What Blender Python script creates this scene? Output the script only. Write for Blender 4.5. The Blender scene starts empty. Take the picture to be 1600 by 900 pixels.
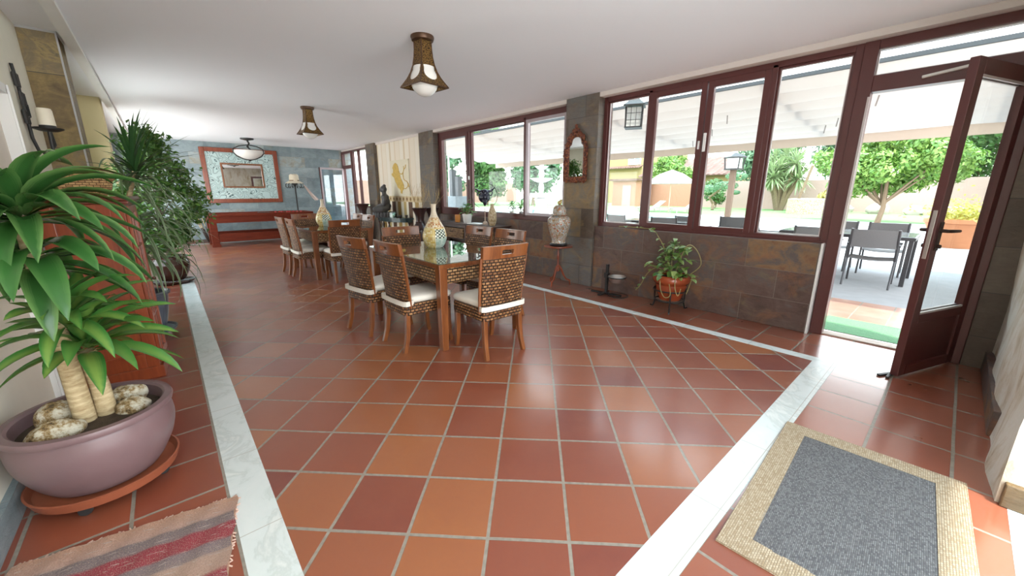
import bpy, bmesh, math, random
from mathutils import Vector, Matrix
PI = math.pi
R = math.radians
rnd = random.Random(7)
scene = bpy.context.scene
COL = scene.collection

# ---------------------------------------------------------------- mesh helper
class MB:
    def __init__(s, M=None):
        s.bm = bmesh.new(); s.uv = s.bm.loops.layers.uv.new('UVMap'); s.own = s.bm.faces.layers.int.new('own')
        s.M = M or Matrix.Identity(4)
    def v(s, p): return s.bm.verts.new(s.M @ Vector(p))
    def f(s, vs, uvs=None, mi=0):
        try: fc = s.bm.faces.new(vs)
        except ValueError: return None
        fc.material_index = mi
        if uvs:
            fc[s.own] = 1
            for l, q in zip(fc.loops, uvs): l[s.uv].uv = q
        return fc
    def box(s, x0, x1, y0, y1, z0, z1, mi=0):
        P = [s.v(p) for p in ((x0,y0,z0),(x1,y0,z0),(x1,y1,z0),(x0,y1,z0),(x0,y0,z1),(x1,y0,z1),(x1,y1,z1),(x0,y1,z1))]
        for q in ((0,3,2,1),(4,5,6,7),(0,1,5,4),(1,2,6,5),(2,3,7,6),(3,0,4,7)): s.f([P[i] for i in q], None, mi)
        return s
    def bar(s, p, q, w, h=None, up=(0,0,1), w2=None, h2=None):
        p = Vector(p); q = Vector(q); h = h or w; w2 = w2 or w; h2 = h2 or h
        d = (q-p).normalized(); u = Vector(up)
        if abs(d.dot(u)) > .98: u = Vector((0,1,0))
        a = d.cross(u).normalized(); b = a.cross(d)
        L = []
        for c, ww, hh in ((p,w,h),(q,w2,h2)):
            L.append([s.v(c+a*i*ww/2+b*j*hh/2) for i, j in ((-1,-1),(1,-1),(1,1),(-1,1))])
        A, B = L
        s.f(A[::-1]); s.f(B)
        for i in range(4): s.f([A[i],A[(i+1)%4],B[(i+1)%4],B[i]])
        return s
    def tube(s, pts, r, n=8, closed=False, sq=False):
        pts = [Vector(p) for p in pts]; m = len(pts)
        rs = r if isinstance(r, (list,tuple)) else [r]*m
        rings = []; pa = None
        for i, p in enumerate(pts):
            if closed: d = pts[(i+1)%m]-pts[i-1]
            else: d = pts[min(i+1,m-1)]-pts[max(i-1,0)]
            d.normalize()
            if pa is None:
                u = Vector((0,0,1)) if abs(d.z) < .9 else Vector((1,0,0))
                a = d.cross(u).normalized()
            else:
                a = (pa-d*pa.dot(d)).normalized()
            pa = a; b = d.cross(a)
            ph = PI/n if sq else 0
            rings.append([s.v(p+(a*math.cos(2*PI*k/n+ph)+b*math.sin(2*PI*k/n+ph))*rs[i]) for k in range(n)])
        for i in range(m if closed else m-1):
            A, B = rings[i], rings[(i+1)%m]
            for k in range(n): s.f([A[k],A[(k+1)%n],B[(k+1)%n],B[k]])
        if not closed: s.f(rings[0][::-1]); s.f(rings[-1])
        return s
    def lathe(s, prof, n=28, c=(0,0,0), uv=False, sc=(1,1), wob=None):
        c = Vector(c); rings = []
        for (r, z) in prof:
            if r < 1e-5: rings.append([s.v(c+Vector((0,0,z)))])
            else:
                ring = []
                for k in range(n):
                    a = 2*PI*k/n; rr = r*(wob(a,z) if wob else 1)
                    ring.append(s.v(c+Vector((rr*sc[0]*math.cos(a),rr*sc[1]*math.sin(a),z))))
                rings.append(ring)
        for i in range(len(rings)-1):
            A, B = rings[i], rings[i+1]; z0, z1 = prof[i][1], prof[i+1][1]
            for k in range(n):
                k2 = (k+1)%n; u0, u1 = k/n, (k+1)/n
                if len(A) == 1 and len(B) == 1: continue
                if len(A) == 1: s.f([A[0],B[k2],B[k]] if 0 else [A[0],B[k],B[k2]], [(u0,z0),(u0,z1),(u1,z1)] if uv else None)
                elif len(B) == 1: s.f([A[k],A[k2],B[0]], [(u0,z0),(u1,z0),(u0,z1)] if uv else None)
                else: s.f([A[k],A[k2],B[k2],B[k]], [(u0,z0),(u1,z0),(u1,z1),(u0,z1)] if uv else None)
        return s
    def ell(s, c, r, nu=14, nv=9, jit=0, rg=None):
        c = Vector(c); r = (r,r,r) if not isinstance(r,(tuple,list)) else r
        rings = []
        for j in range(nv+1):
            t = PI*j/nv
            if j in (0,nv): rings.append([s.v(c+Vector((0,0,r[2]*math.cos(t))))]); continue
            rings.append([s.v(c+Vector((r[0]*math.sin(t)*math.cos(2*PI*k/nu),r[1]*math.sin(t)*math.sin(2*PI*k/nu),r[2]*math.cos(t)))*(1) + (Vector((rg.uniform(-jit,jit),rg.uniform(-jit,jit),rg.uniform(-jit,jit))) if jit else Vector())) for k in range(nu)])
        for j in range(nv):
            A, B = rings[j], rings[j+1]
            for k in range(nu):
                k2 = (k+1)%nu
                if len(A) == 1: s.f([A[0],B[k],B[k2]])
                elif len(B) == 1: s.f([A[k],B[0],A[k2]])
                else: s.f([A[k],B[k],B[k2],A[k2]])
        return s
    def slab(s, fn, nu, nv, skip=()):
        """fn(u,v)->(front, back) points; closed slab with cells left out"""
        F = {}; B = {}
        def get(D, k, w):
            if k not in D: D[k] = s.v(fn(k[0]/nu, k[1]/nv)[w])
            return D[k]
        cells = {(i,j) for i in range(nu) for j in range(nv)} - set(skip)
        for (i,j) in cells:
            q = [(i,j),(i+1,j),(i+1,j+1),(i,j+1)]
            s.f([get(F,k,0) for k in q]); s.f([get(B,k,1) for k in q][::-1])
            for (di,dj,a,b) in ((-1,0,3,0),(1,0,1,2),(0,-1,0,1),(0,1,2,3)):
                if (i+di,j+dj) not in cells:
                    s.f([get(F,q[b],0),get(F,q[a],0),get(B,q[a],1),get(B,q[b],1)])
        return s
    def prism(s, pts, z0, z1):
        A = [s.v((x,y,z0)) for x, y in pts]; B = [s.v((x,y,z1)) for x, y in pts]
        s.f(A[::-1]); s.f(B); n = len(pts)
        for i in range(n): s.f([A[i],A[(i+1)%n],B[(i+1)%n],B[i]])
        return s
    def leaf(s, base, az, el, L, W, droop, n=7, fold=.25, twist=0., clampx=None, mid=.35):
        p = Vector(base); e = el; prev = None
        for i in range(n+1):
            t = i/n
            w = W*(math.sin(PI*min(1,(t/mid)**.8/2)) if t < mid else max(0,math.cos((t-mid)/(1-mid)*PI/2))**.8)
            w = max(w, W*.16*(1-t)+.0008)
            d = Vector((math.cos(az)*math.cos(e),math.sin(az)*math.cos(e),math.sin(e)))
            sd = Vector((-math.sin(az),math.cos(az),0)); nn = sd.cross(d)
            sd = sd*math.cos(twist*t)+nn*math.sin(twist*t); nn = sd.cross(d)
            P = [p-sd*w/2-nn*w*fold, p, p+sd*w/2-nn*w*fold]
            if clampx is not None:
                for q in P: q.x = max(q.x, clampx+.002*rnd.random())
            cur = [s.v(q) for q in P]
            if prev:
                t0 = (i-1)/n
                s.f([prev[0],prev[1],cur[1],cur[0]],[(0,t0),(.5,t0),(.5,t),(0,t)])
                s.f([prev[1],prev[2],cur[2],cur[1]],[(.5,t0),(1,t0),(1,t),(.5,t)])
            prev = cur
            p = p+d*(L/n); e -= droop/n
        return s
    def quadleaf(s, c, nrm, L, W, up):
        nrm = Vector(nrm).normalized(); a = nrm.cross(Vector(up)).normalized(); b = a.cross(nrm); c = Vector(c)
        vs = [s.v(c-b*L/2), s.v(c+a*W/2+nrm*W*.1), s.v(c+b*L/2), s.v(c-a*W/2+nrm*W*.1)]
        s.f(vs, [(.5,0),(1,.5),(.5,1),(0,.5)])
        return s
    def build(s, name, m, parent=None, smooth=True, bevel=0, mods=None, loc=None, rot=None, angle=40):
        bm = s.bm
        bmesh.ops.recalc_face_normals(bm, faces=[f for f in bm.faces if not f[s.own]] )
        for fc in bm.faces:
            if fc[s.own]: continue
            n = fc.normal; a = max(range(3), key=lambda i: abs(n[i]))
            for l in fc.loops:
                c = l.vert.co
                l[s.uv].uv = (c.y,c.z) if a == 0 else ((c.x,c.z) if a == 1 else (c.x,c.y))
        me = bpy.data.meshes.new(name); bm.to_mesh(me); bm.free()
        for mm in (m if isinstance(m,(list,tuple)) else [m]): me.materials.append(mm)
        if smooth:
            me.shade_smooth(); me.set_sharp_from_angle(angle=R(angle))
        o = bpy.data.objects.new(name, me); COL.objects.link(o)
        if parent: o.parent = parent
        if loc: o.location = loc
        if rot: o.rotation_euler = rot
        if bevel:
            b = o.modifiers.new('bevel','BEVEL'); b.width = bevel; b.segments = 2; b.limit_method = 'ANGLE'; b.angle_limit = R(50)
        return o

def tag(o, label, cat, group=None):
    o['label'] = label; o['category'] = cat
    if group: o['group'] = group
    return o
def thing(name, label, cat, loc=(0,0,0), rz=0, group=None):
    o = bpy.data.objects.new(name, None); o.empty_display_size = .1; COL.objects.link(o)
    o.location = loc; o.rotation_euler = (0,0,rz)
    return tag(o, label, cat, group)
def struct(name, mb, m, parent=None, **k):
    o = mb.build(name, m, parent, **k)
    if parent is None: o['kind'] = 'structure'
    return o
def copy_tree(o, parent=None):
    c = o.copy(); COL.objects.link(c); c.parent = parent
    for ch in list(o.children): copy_tree(ch, c)
    return c
def dup(src, loc, rz, label, group=None):
    c = copy_tree(src); c.location = loc; c.rotation_euler = (0,0,rz); c['label'] = label
    if group: c['group'] = group
    return c

# ---------------------------------------------------------------- materials
class NT:
    def __init__(s, name):
        s.m = bpy.data.materials.new(name); s.m.use_nodes = True
        s.t = s.m.node_tree; s.b = s.t.nodes['Principled BSDF']; s.out = s.t.nodes['Material Output']
    def n(s, typ, **k):
        nd = s.t.nodes.new(typ)
        for a, b in k.items(): setattr(nd, a, b)
        return nd
    def l(s, a, b): s.t.links.new(a, b)
    def set(s, **k):
        for a, b in k.items():
            i = s.b.inputs[a.replace('_',' ')]
            i.default_value = (*b,1) if isinstance(b,(tuple,list)) and len(b) == 3 else b
        return s
    def coord(s, kind='Object', scale=(1,1,1), rot=0, loc=(0,0,0)):
        c = s.n('ShaderNodeTexCoord'); mp = s.n('ShaderNodeMapping')
        mp.inputs['Scale'].default_value = scale; mp.inputs['Rotation'].default_value = (0,0,rot); mp.inputs['Location'].default_value = loc
        s.l(c.outputs[kind], mp.inputs['Vector']); return mp.outputs['Vector']
    def noise(s, vec, scale, detail=3, rough=.5, dist=0):
        x = s.n('ShaderNodeTexNoise'); x.inputs['Scale'].default_value = scale; x.inputs['Detail'].default_value = detail
        x.inputs['Roughness'].default_value = rough; x.inputs['Distortion'].default_value = dist
        s.l(vec, x.inputs['Vector']); return x.outputs['Fac']
    def ramp(s, fac, stops, const=False):
        x = s.n('ShaderNodeValToRGB'); cr = x.color_ramp
        if const: cr.interpolation = 'CONSTANT'
        while len(cr.elements) < len(stops): cr.elements.new(.5)
        for e, (p, c) in zip(cr.elements, stops): e.position = p; e.color = (*c,1) if len(c) == 3 else c
        s.l(fac, x.inputs['Fac']); return x.outputs['Color']
    def mix(s, fac, a, b, mode='MIX'):
        x = s.n('ShaderNodeMix', data_type='RGBA', blend_type=mode)
        for sock, val in ((x.inputs[0],fac),(x.inputs[6],a),(x.inputs[7],b)):
            if isinstance(val,(int,float)): sock.default_value = val
            elif isinstance(val,(tuple,list)): sock.default_value = (*val,1) if len(val) == 3 else val
            else: s.l(val, sock)
        return x.outputs[2]
    def math(s, op, a, b=0.):
        x = s.n('ShaderNodeMath', operation=op)
        for i, val in enumerate((a,b)):
            if isinstance(val,(int,float)): x.inputs[i].default_value = val
            else: s.l(val, x.inputs[i])
        return x.outputs[0]
    def brick(s, vec, w, h, mortar, off=.5, freq=2, c1=(0,0,0), c2=(1,1,1), mc=(.5,.5,.5), smooth=.1):
        x = s.n('ShaderNodeTexBrick'); x.offset = off; x.offset_frequency = freq; x.squash = 1
        I = x.inputs; I['Scale'].default_value = 1; I['Mortar Size'].default_value = mortar; I['Mortar Smooth'].default_value = smooth
        I['Brick Width'].default_value = w; I['Row Height'].default_value = h; I['Bias'].default_value = 0
        I['Color1'].default_value = (*c1,1); I['Color2'].default_value = (*c2,1); I['Mortar'].default_value = (*mc,1)
        s.l(vec, I['Vector']); return x.outputs['Color'], x.outputs['Fac']
    def bump(s, h, strength=.3, dist=.01):
        x = s.n('ShaderNodeBump'); x.inputs['Strength'].default_value = strength; x.inputs['Distance'].default_value = dist
        s.l(h, x.inputs['Height']); s.l(x.outputs['Normal'], s.b.inputs['Normal']); return x
    def base(s, c): s.l(c, s.b.inputs['Base Color'])

def plain(name, c, rough=.5, metal=0., spec=None, var=.12, vs=9., bump=0.):
    t = NT(name); t.set(Roughness=rough, Metallic=metal)
    if spec is not None: t.b.inputs['Specular IOR Level'].default_value = spec
    v = t.coord('Object'); n = t.noise(v, vs, 4)
    t.base(t.mix(n, tuple(min(1,x*(1-var)) for x in c), tuple(min(1,x*(1+var)) for x in c)))
    if bump: t.bump(t.noise(v, vs*9, 3), bump, .004)
    return t.m
def wood(name, a, b, rough=.3, sc=(14,14,1.6), coat=.3):
    t = NT(name); t.set(Roughness=rough)
    t.b.inputs['Coat Weight'].default_value = coat; t.b.inputs['Coat Roughness'].default_value = .12
    v = t.coord('Object', sc); n = t.noise(v, 1.6, 5, .6, .6)
    n2 = t.noise(t.coord('Object',(sc[0]*5,sc[1]*5,sc[2]*3)), 1.5, 3)
    oi = t.n('ShaderNodeObjectInfo')
    c = t.ramp(n, [(.3,a),(.7,b)])
    c = t.mix(t.math('MULTIPLY',n2,.35), c, tuple(x*.45 for x in a))
    c = t.mix(t.math('MULTIPLY',oi.outputs['Random'],.25), c, a)
    t.base(c); t.bump(n, .08, .003)
    return t.m

def tilefloor(name, w, h, rot, loc, stops, mort=.0082, rough=(.24,.42), coat=.4, cior=1.55):
    t = NT(name)
    v = t.coord('Object', (1,1,1), rot, loc)
    dn = t.n('ShaderNodeTexNoise'); dn.inputs['Scale'].default_value = 3.; t.l(v, dn.inputs['Vector'])
    vm = t.n('ShaderNodeVectorMath', operation='SCALE'); vm.inputs['Scale'].default_value = .007; t.l(dn.outputs['Color'], vm.inputs[0])
    va = t.n('ShaderNodeVectorMath', operation='ADD'); t.l(v, va.inputs[0]); t.l(vm.outputs[0], va.inputs[1])
    col, fac = t.brick(va.outputs[0], w, h, mort, 0., 2, smooth=.25)
    c = t.ramp(col, stops)
    n = t.noise(v, 2.2, 5, .6); n3 = t.noise(v, 26, 4, .7)
    c = t.mix(t.ramp(n,[(.35,(0,0,0)),(.75,(.55,.55,.55))]), c, (.285,.09,.045))
    c = t.mix(t.math('MULTIPLY',n3,.22), c, (.22,.06,.035))
    g = t.mix(t.noise(v, 40, 2), (.17,.145,.115), (.34,.30,.245))
    t.base(t.mix(fac, c, g))
    rn = t.noise(v, 5, 3)
    rr = t.n('ShaderNodeMapRange'); rr.inputs['To Min'].default_value = rough[0]; rr.inputs['To Max'].default_value = rough[1]; t.l(rn, rr.inputs['Value'])
    t.l(t.math('MAXIMUM', rr.outputs[0], t.math('MULTIPLY',fac,.8)), t.b.inputs['Roughness'])
    hgt = t.math('ADD', t.math('MULTIPLY',fac,-1.), t.math('MULTIPLY',n3,.12))
    t.b.inputs['Coat Weight'].default_value = coat; t.b.inputs['Coat Roughness'].default_value = .16; t.b.inputs['Coat IOR'].default_value = cior
    t.bump(hgt, .35, .005)
    return t.m
def slate(name, stops, w=.6, h=.3, rough=.45, mort=(.06,.055,.05), loc=(0,0,0), spec=.5, nw=.75, stain=None):
    t = NT(name); t.b.inputs['Specular IOR Level'].default_value = spec
    v = t.coord('UV', (1,1,1), 0, loc)
    col, fac = t.brick(v, w, h, .003, .5, 2, smooth=.1)
    n = t.noise(v, 5., 6, .65, .8); n2 = t.noise(t.coord('UV',(3,9,1)), 3., 6, .7, 1.2)
    f = t.math('ADD', t.math('MULTIPLY',col,.62), t.math('MULTIPLY',n,nw))
    c = t.ramp(t.math('SUBTRACT',f,nw*.5-.18), stops)
    c = t.mix(t.math('MULTIPLY',n2,.55), c, tuple(x*.35 for x in stops[0][1]))
    if stain:
        for (sc_, lo, col_, amt) in stain:
            c = t.mix(t.math('MULTIPLY', t.ramp(t.noise(t.coord('UV',(1,1.5,1),0,(sc_*3,sc_,0)), sc_, 5, .68, .7), [(lo,(0,0,0)),(lo+.14,(1,1,1))]), amt), c, col_)
    t.base(t.mix(fac, c, mort))
    t.set(Roughness=rough)
    t.bump(t.math('ADD', t.math('MULTIPLY',fac,-.6), t.math('ADD',n2,t.math('MULTIPLY',n,.6))), .55, .012)
    return t.m
def weave(name, a, b, gap, w=.038, h=.026):
    t = NT(name); t.set(Roughness=.42)
    v = t.coord('UV')
    col, fac = t.brick(v, w, h, .0070, .5, 2, smooth=.85)
    oi = t.n('ShaderNodeObjectInfo')
    n = t.noise(t.coord('UV',(40,160,1)), 1., 3)
    c = t.ramp(t.math('ADD',t.math('MULTIPLY',col,.5),t.math('MULTIPLY',n,.5)), [(.25,a),(.75,b)])
    c = t.mix(t.math('MULTIPLY',oi.outputs['Random'],.2), c, a)
    t.base(t.mix(t.math('POWER',fac,.8), c, gap))
    # rounded strand height
    sep = t.n('ShaderNodeSeparateXYZ'); t.l(v, sep.inputs[0])
    t.bump(t.math('MULTIPLY',fac,-1.), .9, .008)
    return t.m
def leafmat(name, mid, edge, var, rough=.35, trans=.25, band=.5):
    t = NT(name); t.set(Roughness=rough)
    uv = t.n('ShaderNodeTexCoord'); sep = t.n('ShaderNodeSeparateXYZ'); t.l(uv.outputs['UV'], sep.inputs[0])
    d = t.math('ABSOLUTE', t.math('SUBTRACT', sep.outputs[0], .5))
    g = t.n('ShaderNodeNewGeometry')
    n = t.noise(t.coord('UV',(26,1.5,1)), 1., 2)
    f = t.math('ADD', d, t.math('MULTIPLY', t.math('SUBTRACT',n,.5), .3))
    c = t.ramp(f, [(max(0.,band-.3),mid),(min(1.,band),edge)])
    c = t.mix(t.math('MULTIPLY',g.outputs['Random Per Island'],.75), c, var)
    t.base(c)
    if trans:
        tr = t.n('ShaderNodeBsdfTranslucent'); t.l(c, tr.inputs['Color'])
        ms = t.n('ShaderNodeMixShader'); ms.inputs[0].default_value = trans
        t.l(t.b.outputs[0], ms.inputs[1]); t.l(tr.outputs[0], ms.inputs[2]); t.l(ms.outputs[0], t.out.inputs['Surface'])
    return t.m
def glassmat(name, tint=(1,1,1), ior=1.45, boost=1.):
    t = NT(name)
    tr = t.n('ShaderNodeBsdfTransparent'); tr.inputs[0].default_value = (*tint,1)
    gl = t.n('ShaderNodeBsdfGlossy'); gl.inputs['Roughness'].default_value = .01
    lw = t.n('ShaderNodeLayerWeight'); lw.inputs['Blend'].default_value = .5
    f0 = ((ior-1)/(ior+1))**2
    ms = t.n('ShaderNodeMixShader')
    f = t.math('MINIMUM', t.math('MULTIPLY', t.math('ADD', f0, t.math('MULTIPLY', t.math('POWER', lw.outputs['Facing'], 5.), 1-f0)), boost), 1.)
    t.l(f, ms.inputs[0]); t.l(tr.outputs[0], ms.inputs[1]); t.l(gl.outputs[0], ms.inputs[2]); t.l(ms.outputs[0], t.out.inputs['Surface'])
    return t.m

TH = PI/4-.0076
px, py, pit = 1.723, 1.988, .3329
ux = px*math.cos(TH)-py*math.sin(TH); uy = px*math.sin(TH)+py*math.cos(TH)
TERRA = [(0.,(.175,.04,.028)),(.3,(.25,.07,.037)),(.55,(.275,.085,.039)),(.8,(.355,.128,.045)),(1.,(.215,.053,.037))]
M_floor = tilefloor('terracotta_diagonal', pit, pit, TH, (-ux+pit*20,-uy+pit*20,0), TERRA)
M_border = tilefloor('terracotta_border', .333, .333, 0, (.314+.333*30,.213+.333*30,0), [(0,(.19,.042,.028)),(.5,(.24,.06,.035)),(1,(.29,.078,.04))])
M_border2 = tilefloor('terracotta_window_border', .33, .33, 0, (-4.02+.33*40,-.453+.33*40,0), [(0,(.24,.065,.038)),(.5,(.29,.088,.048)),(1,(.33,.105,.056))], rough=(.22,.4), coat=.9, cior=1.68)
def marble(name):
    t = NT(name); t.set(Roughness=.25)
    v = t.coord('Object'); n = t.noise(v, 3., 8, .65, 1.5)
    c = t.ramp(n, [(.35,(.68,.71,.69)),(.52,(.64,.68,.66)),(.56,(.56,.60,.575)),(.62,(.69,.71,.68))])
    vv = t.coord('Object',(1,1,1),0,(.2,.15,0)); _, fac = t.brick(vv, .62, .62, .0022, 0.)
    t.base(t.mix(fac, c, (.45,.43,.38))); return t.m
M_marble = marble('white_marble')
SL = [(.0,(.07,.042,.036)),(.22,(.135,.08,.066)),(.42,(.17,.11,.09)),(.58,(.14,.12,.115)),(.74,(.30,.175,.085)),(.9,(.22,.085,.045))]
M_slate = slate('brown_slate', SL, .62, .3, .5, mort=(.17,.14,.12), loc=(.1,0,0), nw=1.05, stain=[(1.9,.52,(.27,.115,.045),.6),(3.1,.56,(.20,.15,.08),.5),(2.4,.60,(.11,.12,.125),.6)])
M_slate_p = slate('pillar_slate', [(.0,(.075,.06,.05)),(.25,(.14,.10,.07)),(.45,(.19,.155,.125)),(.62,(.16,.155,.15)),(.82,(.30,.205,.10)),(1,(.16,.10,.06))], .62, .42, .5, loc=(.33,.12,0), stain=[(2.6,.55,(.30,.20,.08),.6),(1.7,.56,(.13,.15,.15),.6),(3.4,.6,(.24,.12,.06),.5)])
M_slate_f = slate('blue_reflection_slate', [(.0,(.17,.21,.225)),(.25,(.27,.345,.37)),(.5,(.38,.47,.50)),(.68,(.47,.55,.57)),(.82,(.42,.40,.32)),(1,(.26,.25,.22))], .7, .3, .28, mort=(.25,.27,.27), stain=[(1.4,.58,(.34,.31,.22),.45),(2.3,.58,(.16,.22,.25),.6)])  # blue daylight reflection on the far wall is painted into this slate colour
M_slate_o = slate('ochre_slate', [(.0,(.10,.065,.03)),(.3,(.22,.15,.065)),(.55,(.38,.27,.10)),(.75,(.26,.20,.12)),(.9,(.42,.31,.13)),(1,(.17,.14,.10))], 1.4, .62, .55, loc=(.3,.1,0), nw=1.3)
M_ceiling = plain('ceiling_paint', (.86,.875,.915), .85, var=.015, vs=.8)
M_white = plain('white_paint', (.82,.82,.80), .55, var=.03)
M_cream = plain('cream_wall', (.76,.70,.58), .85, var=.06, vs=3)
def plaster(name):
    t = NT(name); t.set(Roughness=.9); v = t.coord('Object',(1.,1.,.35)); n = t.noise(v, 7, 6, .7, .5); n2 = t.noise(v, 40, 3)
    t.base(t.ramp(n, [(.3,(.42,.33,.22)),(.42,(.62,.55,.44)),(.55,(.74,.71,.64)),(.75,(.66,.60,.48))]))
    t.bump(t.math('ADD',n,t.math('MULTIPLY',n2,.3)), .35, .015); return t.m
M_plaster = plaster('rough_plaster')
M_lime = plain('limewash_wall', (.80,.76,.65), .85, var=.06, vs=4, bump=.15)
M_frame = plain('maroon_frame', (.105,.032,.03), .32, var=.1)
M_framelt = plain('frame_aluminium', (.42,.36,.38), .35, .3)
M_gasket = plain('glazing_bead', (.55,.50,.50), .35, .2)
M_steel = plain('brushed_steel', (.62,.60,.57), .28, .9)
M_black = plain('black_iron', (.016,.015,.015), .45)
M_glass = glassmat('window_glass', (.97,.99,.985), 1.35)
M_mirror = plain('mirror_silver', (.85,.87,.87), .015, 1., var=0.)
M_wood = wood('honey_wood', (.15,.042,.012), (.34,.115,.03))
M_wooddk = wood('dark_wood', (.03,.012,.008), (.07,.028,.016))
M_woodred = wood('cherry_wood', (.20,.035,.012), (.34,.075,.022), .28)
M_woodpool = wood('mahogany_wood', (.11,.016,.007), (.20,.033,.012), .55, (2,14,14), 0.)
M_woodpool.node_tree.nodes['Principled BSDF'].inputs['Specular IOR Level'].default_value = .2
M_weave = weave('woven_rattan', (.13,.048,.018), (.46,.235,.095), (.012,.004,.002))
M_weavelt = weave('woven_apron', (.26,.125,.05), (.58,.36,.17), (.012,.005,.002), .05, .028)
M_cushion = plain('cream_cushion', (.76,.72,.64), .9, var=.06, vs=12, bump=.3)
SKY, SUN, EXPO = 1.3, 1.4, 2.5
# ================================================================ SETTING
CZ = 2.68; YF = 13.7; XL = -.70
def flat(rects, z=0.):
    m = MB()
    for (x0,x1,y0,y1) in rects: m.box(x0,x1,y0,y1,z-.08,z)
    return m
struct('floor', flat([(.175,3.91,.60,8.15),(XL-.05,3.91,8.15,YF)]), M_floor, smooth=False)
struct('floor', flat([(XL-.05,.02,-3,8.15)]), M_border, smooth=False)
struct('floor', flat([(4.02,4.95,.445,YF),(2.665,4.95,-.38,.445),(.175,2.665,-.38,.445)]), M_border2, smooth=False)
struct('trim_1', flat([(.02,.175,-3,8.15)],.001), M_marble, smooth=False)
struct('trim_2', flat([(3.91,4.02,.60,YF)],.001), M_marble, smooth=False)
struct('trim_3', flat([(.175,4.02,.445,.60)],.001), M_marble, smooth=False)
struct('trim_4', flat([(.175,2.70,-3,-.38)],.001), M_marble, smooth=False)
struct('trim_5', flat([(-.72,4.6,YF-.42,YF-.22)],.001), M_marble, smooth=False)

struct('ceiling', MB().box(-.375,4.63,-1.2,YF,CZ,CZ+.2), M_ceiling, smooth=False)
struct('ceiling', MB().box(XL-.3,-.375,-1.2,YF,CZ+.05,CZ+.2), M_ceiling, smooth=False)
struct('trim_6', MB().box(-.425,-.345,-1.2,YF,CZ-.035,CZ+.06), M_white, smooth=False)
struct('trim_7', MB().box(4.63,4.97,-.6,YF,CZ-.055,CZ+.2), plain('lintel_paint',(.68,.62,.58),.8,var=.03), smooth=False)

X0, X1 = 4.75, 4.81
def frame(m, y0, y1, z0, z1, w, x0=X0, x1=X1, wt=None, wb=None):
    wt = w if wt is None else wt; wb = w if wb is None else wb
    m.box(x0,x1,y0,y0+w,z0,z1).box(x0,x1,y1-w,y1,z0,z1)
    m.box(x0,x1,y0+w,y1-w,z1-wt,z1).box(x0,x1,y0+w,y1-w,z0,z0+wb)
    return m
def pane(name, y0, y1, z0, z1, parent, x=4.78):
    return struct(name, MB().box(x-.003,x+.003,y0,y1,z0,z1), M_glass, parent, smooth=False)
# --- left wall and its pilasters
struct('wall_left', MB().box(XL-.2,XL,-1.2,3.55,0,CZ+.1).box(XL-.2,XL,4.47,6.3,0,CZ+.1).box(XL-.2,XL,6.3,8.4,0,.3).box(XL-.2,XL,6.3,8.4,2.0,CZ+.1).box(XL-.2,XL,8.4,9.1,0,CZ+.1).box(XL-.2,XL,9.1,13.4,0,.25).box(XL-.2,XL,9.1,13.4,2.25,CZ+.1).box(XL-.2,XL,13.4,YF,0,CZ+.1).box(XL-.2,XL,3.55,4.47,2.08,CZ+.1), M_lime, smooth=False)
struct('pillar_left', MB().box(XL,-.475,5.5,5.95,0,CZ+.05), M_slate_o, smooth=False)
struct('trim_8', MB().box(-.478,-.466,5.494,5.51,0,CZ+.045).box(XL,-.465,5.492,5.50,CZ+.035,CZ+.05), plain('grey_edge_profile',(.42,.42,.42),.5), smooth=False)
struct('pillar_left', MB().box(XL,-.47,8.72,9.1,0,CZ+.05), plain('ochre_plaster',(.70,.60,.36),.9,var=.1,vs=2), smooth=False)
struct('baseboard_left', MB().box(XL,XL+.025,1.5,3.5,0,.13), M_slate_f, smooth=False)
w4 = struct('added_fill_window_4', (lambda m: m.box(XL-.14,XL-.08,11.2,11.28,.30,2.2))(frame(MB(), 9.1, 13.4, .25, 2.25, .06, XL-.14, XL-.08)), M_frame, smooth=False)  # added window behind the ficus, lets fill daylight into the far end
pane('pane', 9.16, 11.2, .31, 2.19, w4, XL-.11); pane('pane', 11.28, 13.34, .31, 2.19, w4, XL-.11)
w5 = struct('added_fill_window_5', (lambda m: m.box(XL-.14,XL-.08,7.32,7.38,.36,1.95))(frame(MB(), 6.3, 8.4, .3, 2.0, .05, XL-.14, XL-.08)), M_frame, smooth=False)  # another added window, brings fill daylight to the middle of the room
pane('pane', 6.35, 7.32, .35, 1.95, w5, XL-.11); pane('pane', 7.38, 8.35, .35, 1.95, w5, XL-.11)
d3 = struct('door_3', MB().box(XL-.08,XL-.04,3.60,4.42,0,2.02), plain('pale_door_paint',(.74,.66,.58),.6), smooth=False)
m = MB()
for (a,b) in ((3.55,3.61),(4.41,4.47)):
    m.box(XL-.06,XL+.025,a,b,0,2.08); m.box(XL,XL+.035,a+.015,b-.03,0,2.08)
m.box(XL-.06,XL+.025,3.55,4.47,2.02,2.08)
struct('door_frame', m, M_white, d3, smooth=False)

# --- window wall
m = MB().box(4.66,4.93,.82,3.48,0,.90)
struct('wall_window', m, M_slate, smooth=False, bevel=.006)
struct('wall_window', MB().box(4.69,4.93,4.06,7.86,0,.90), M_slate, smooth=False, bevel=.006)
struct('trim_9', MB().box(4.645,4.93,.805,.82,0,.905), M_white, smooth=False)
struct('pillar_window', MB().box(4.62,4.95,3.48,4.06,0,CZ), M_slate_p, smooth=False, bevel=.006)
struct('pillar_window', MB().box(4.62,4.95,7.86,8.50,0,CZ), M_slate_p, smooth=False, bevel=.006)
struct('pillar_window', MB().box(4.57,4.95,10.95,11.54,0,CZ), M_slate_p, smooth=False, bevel=.006)
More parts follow.
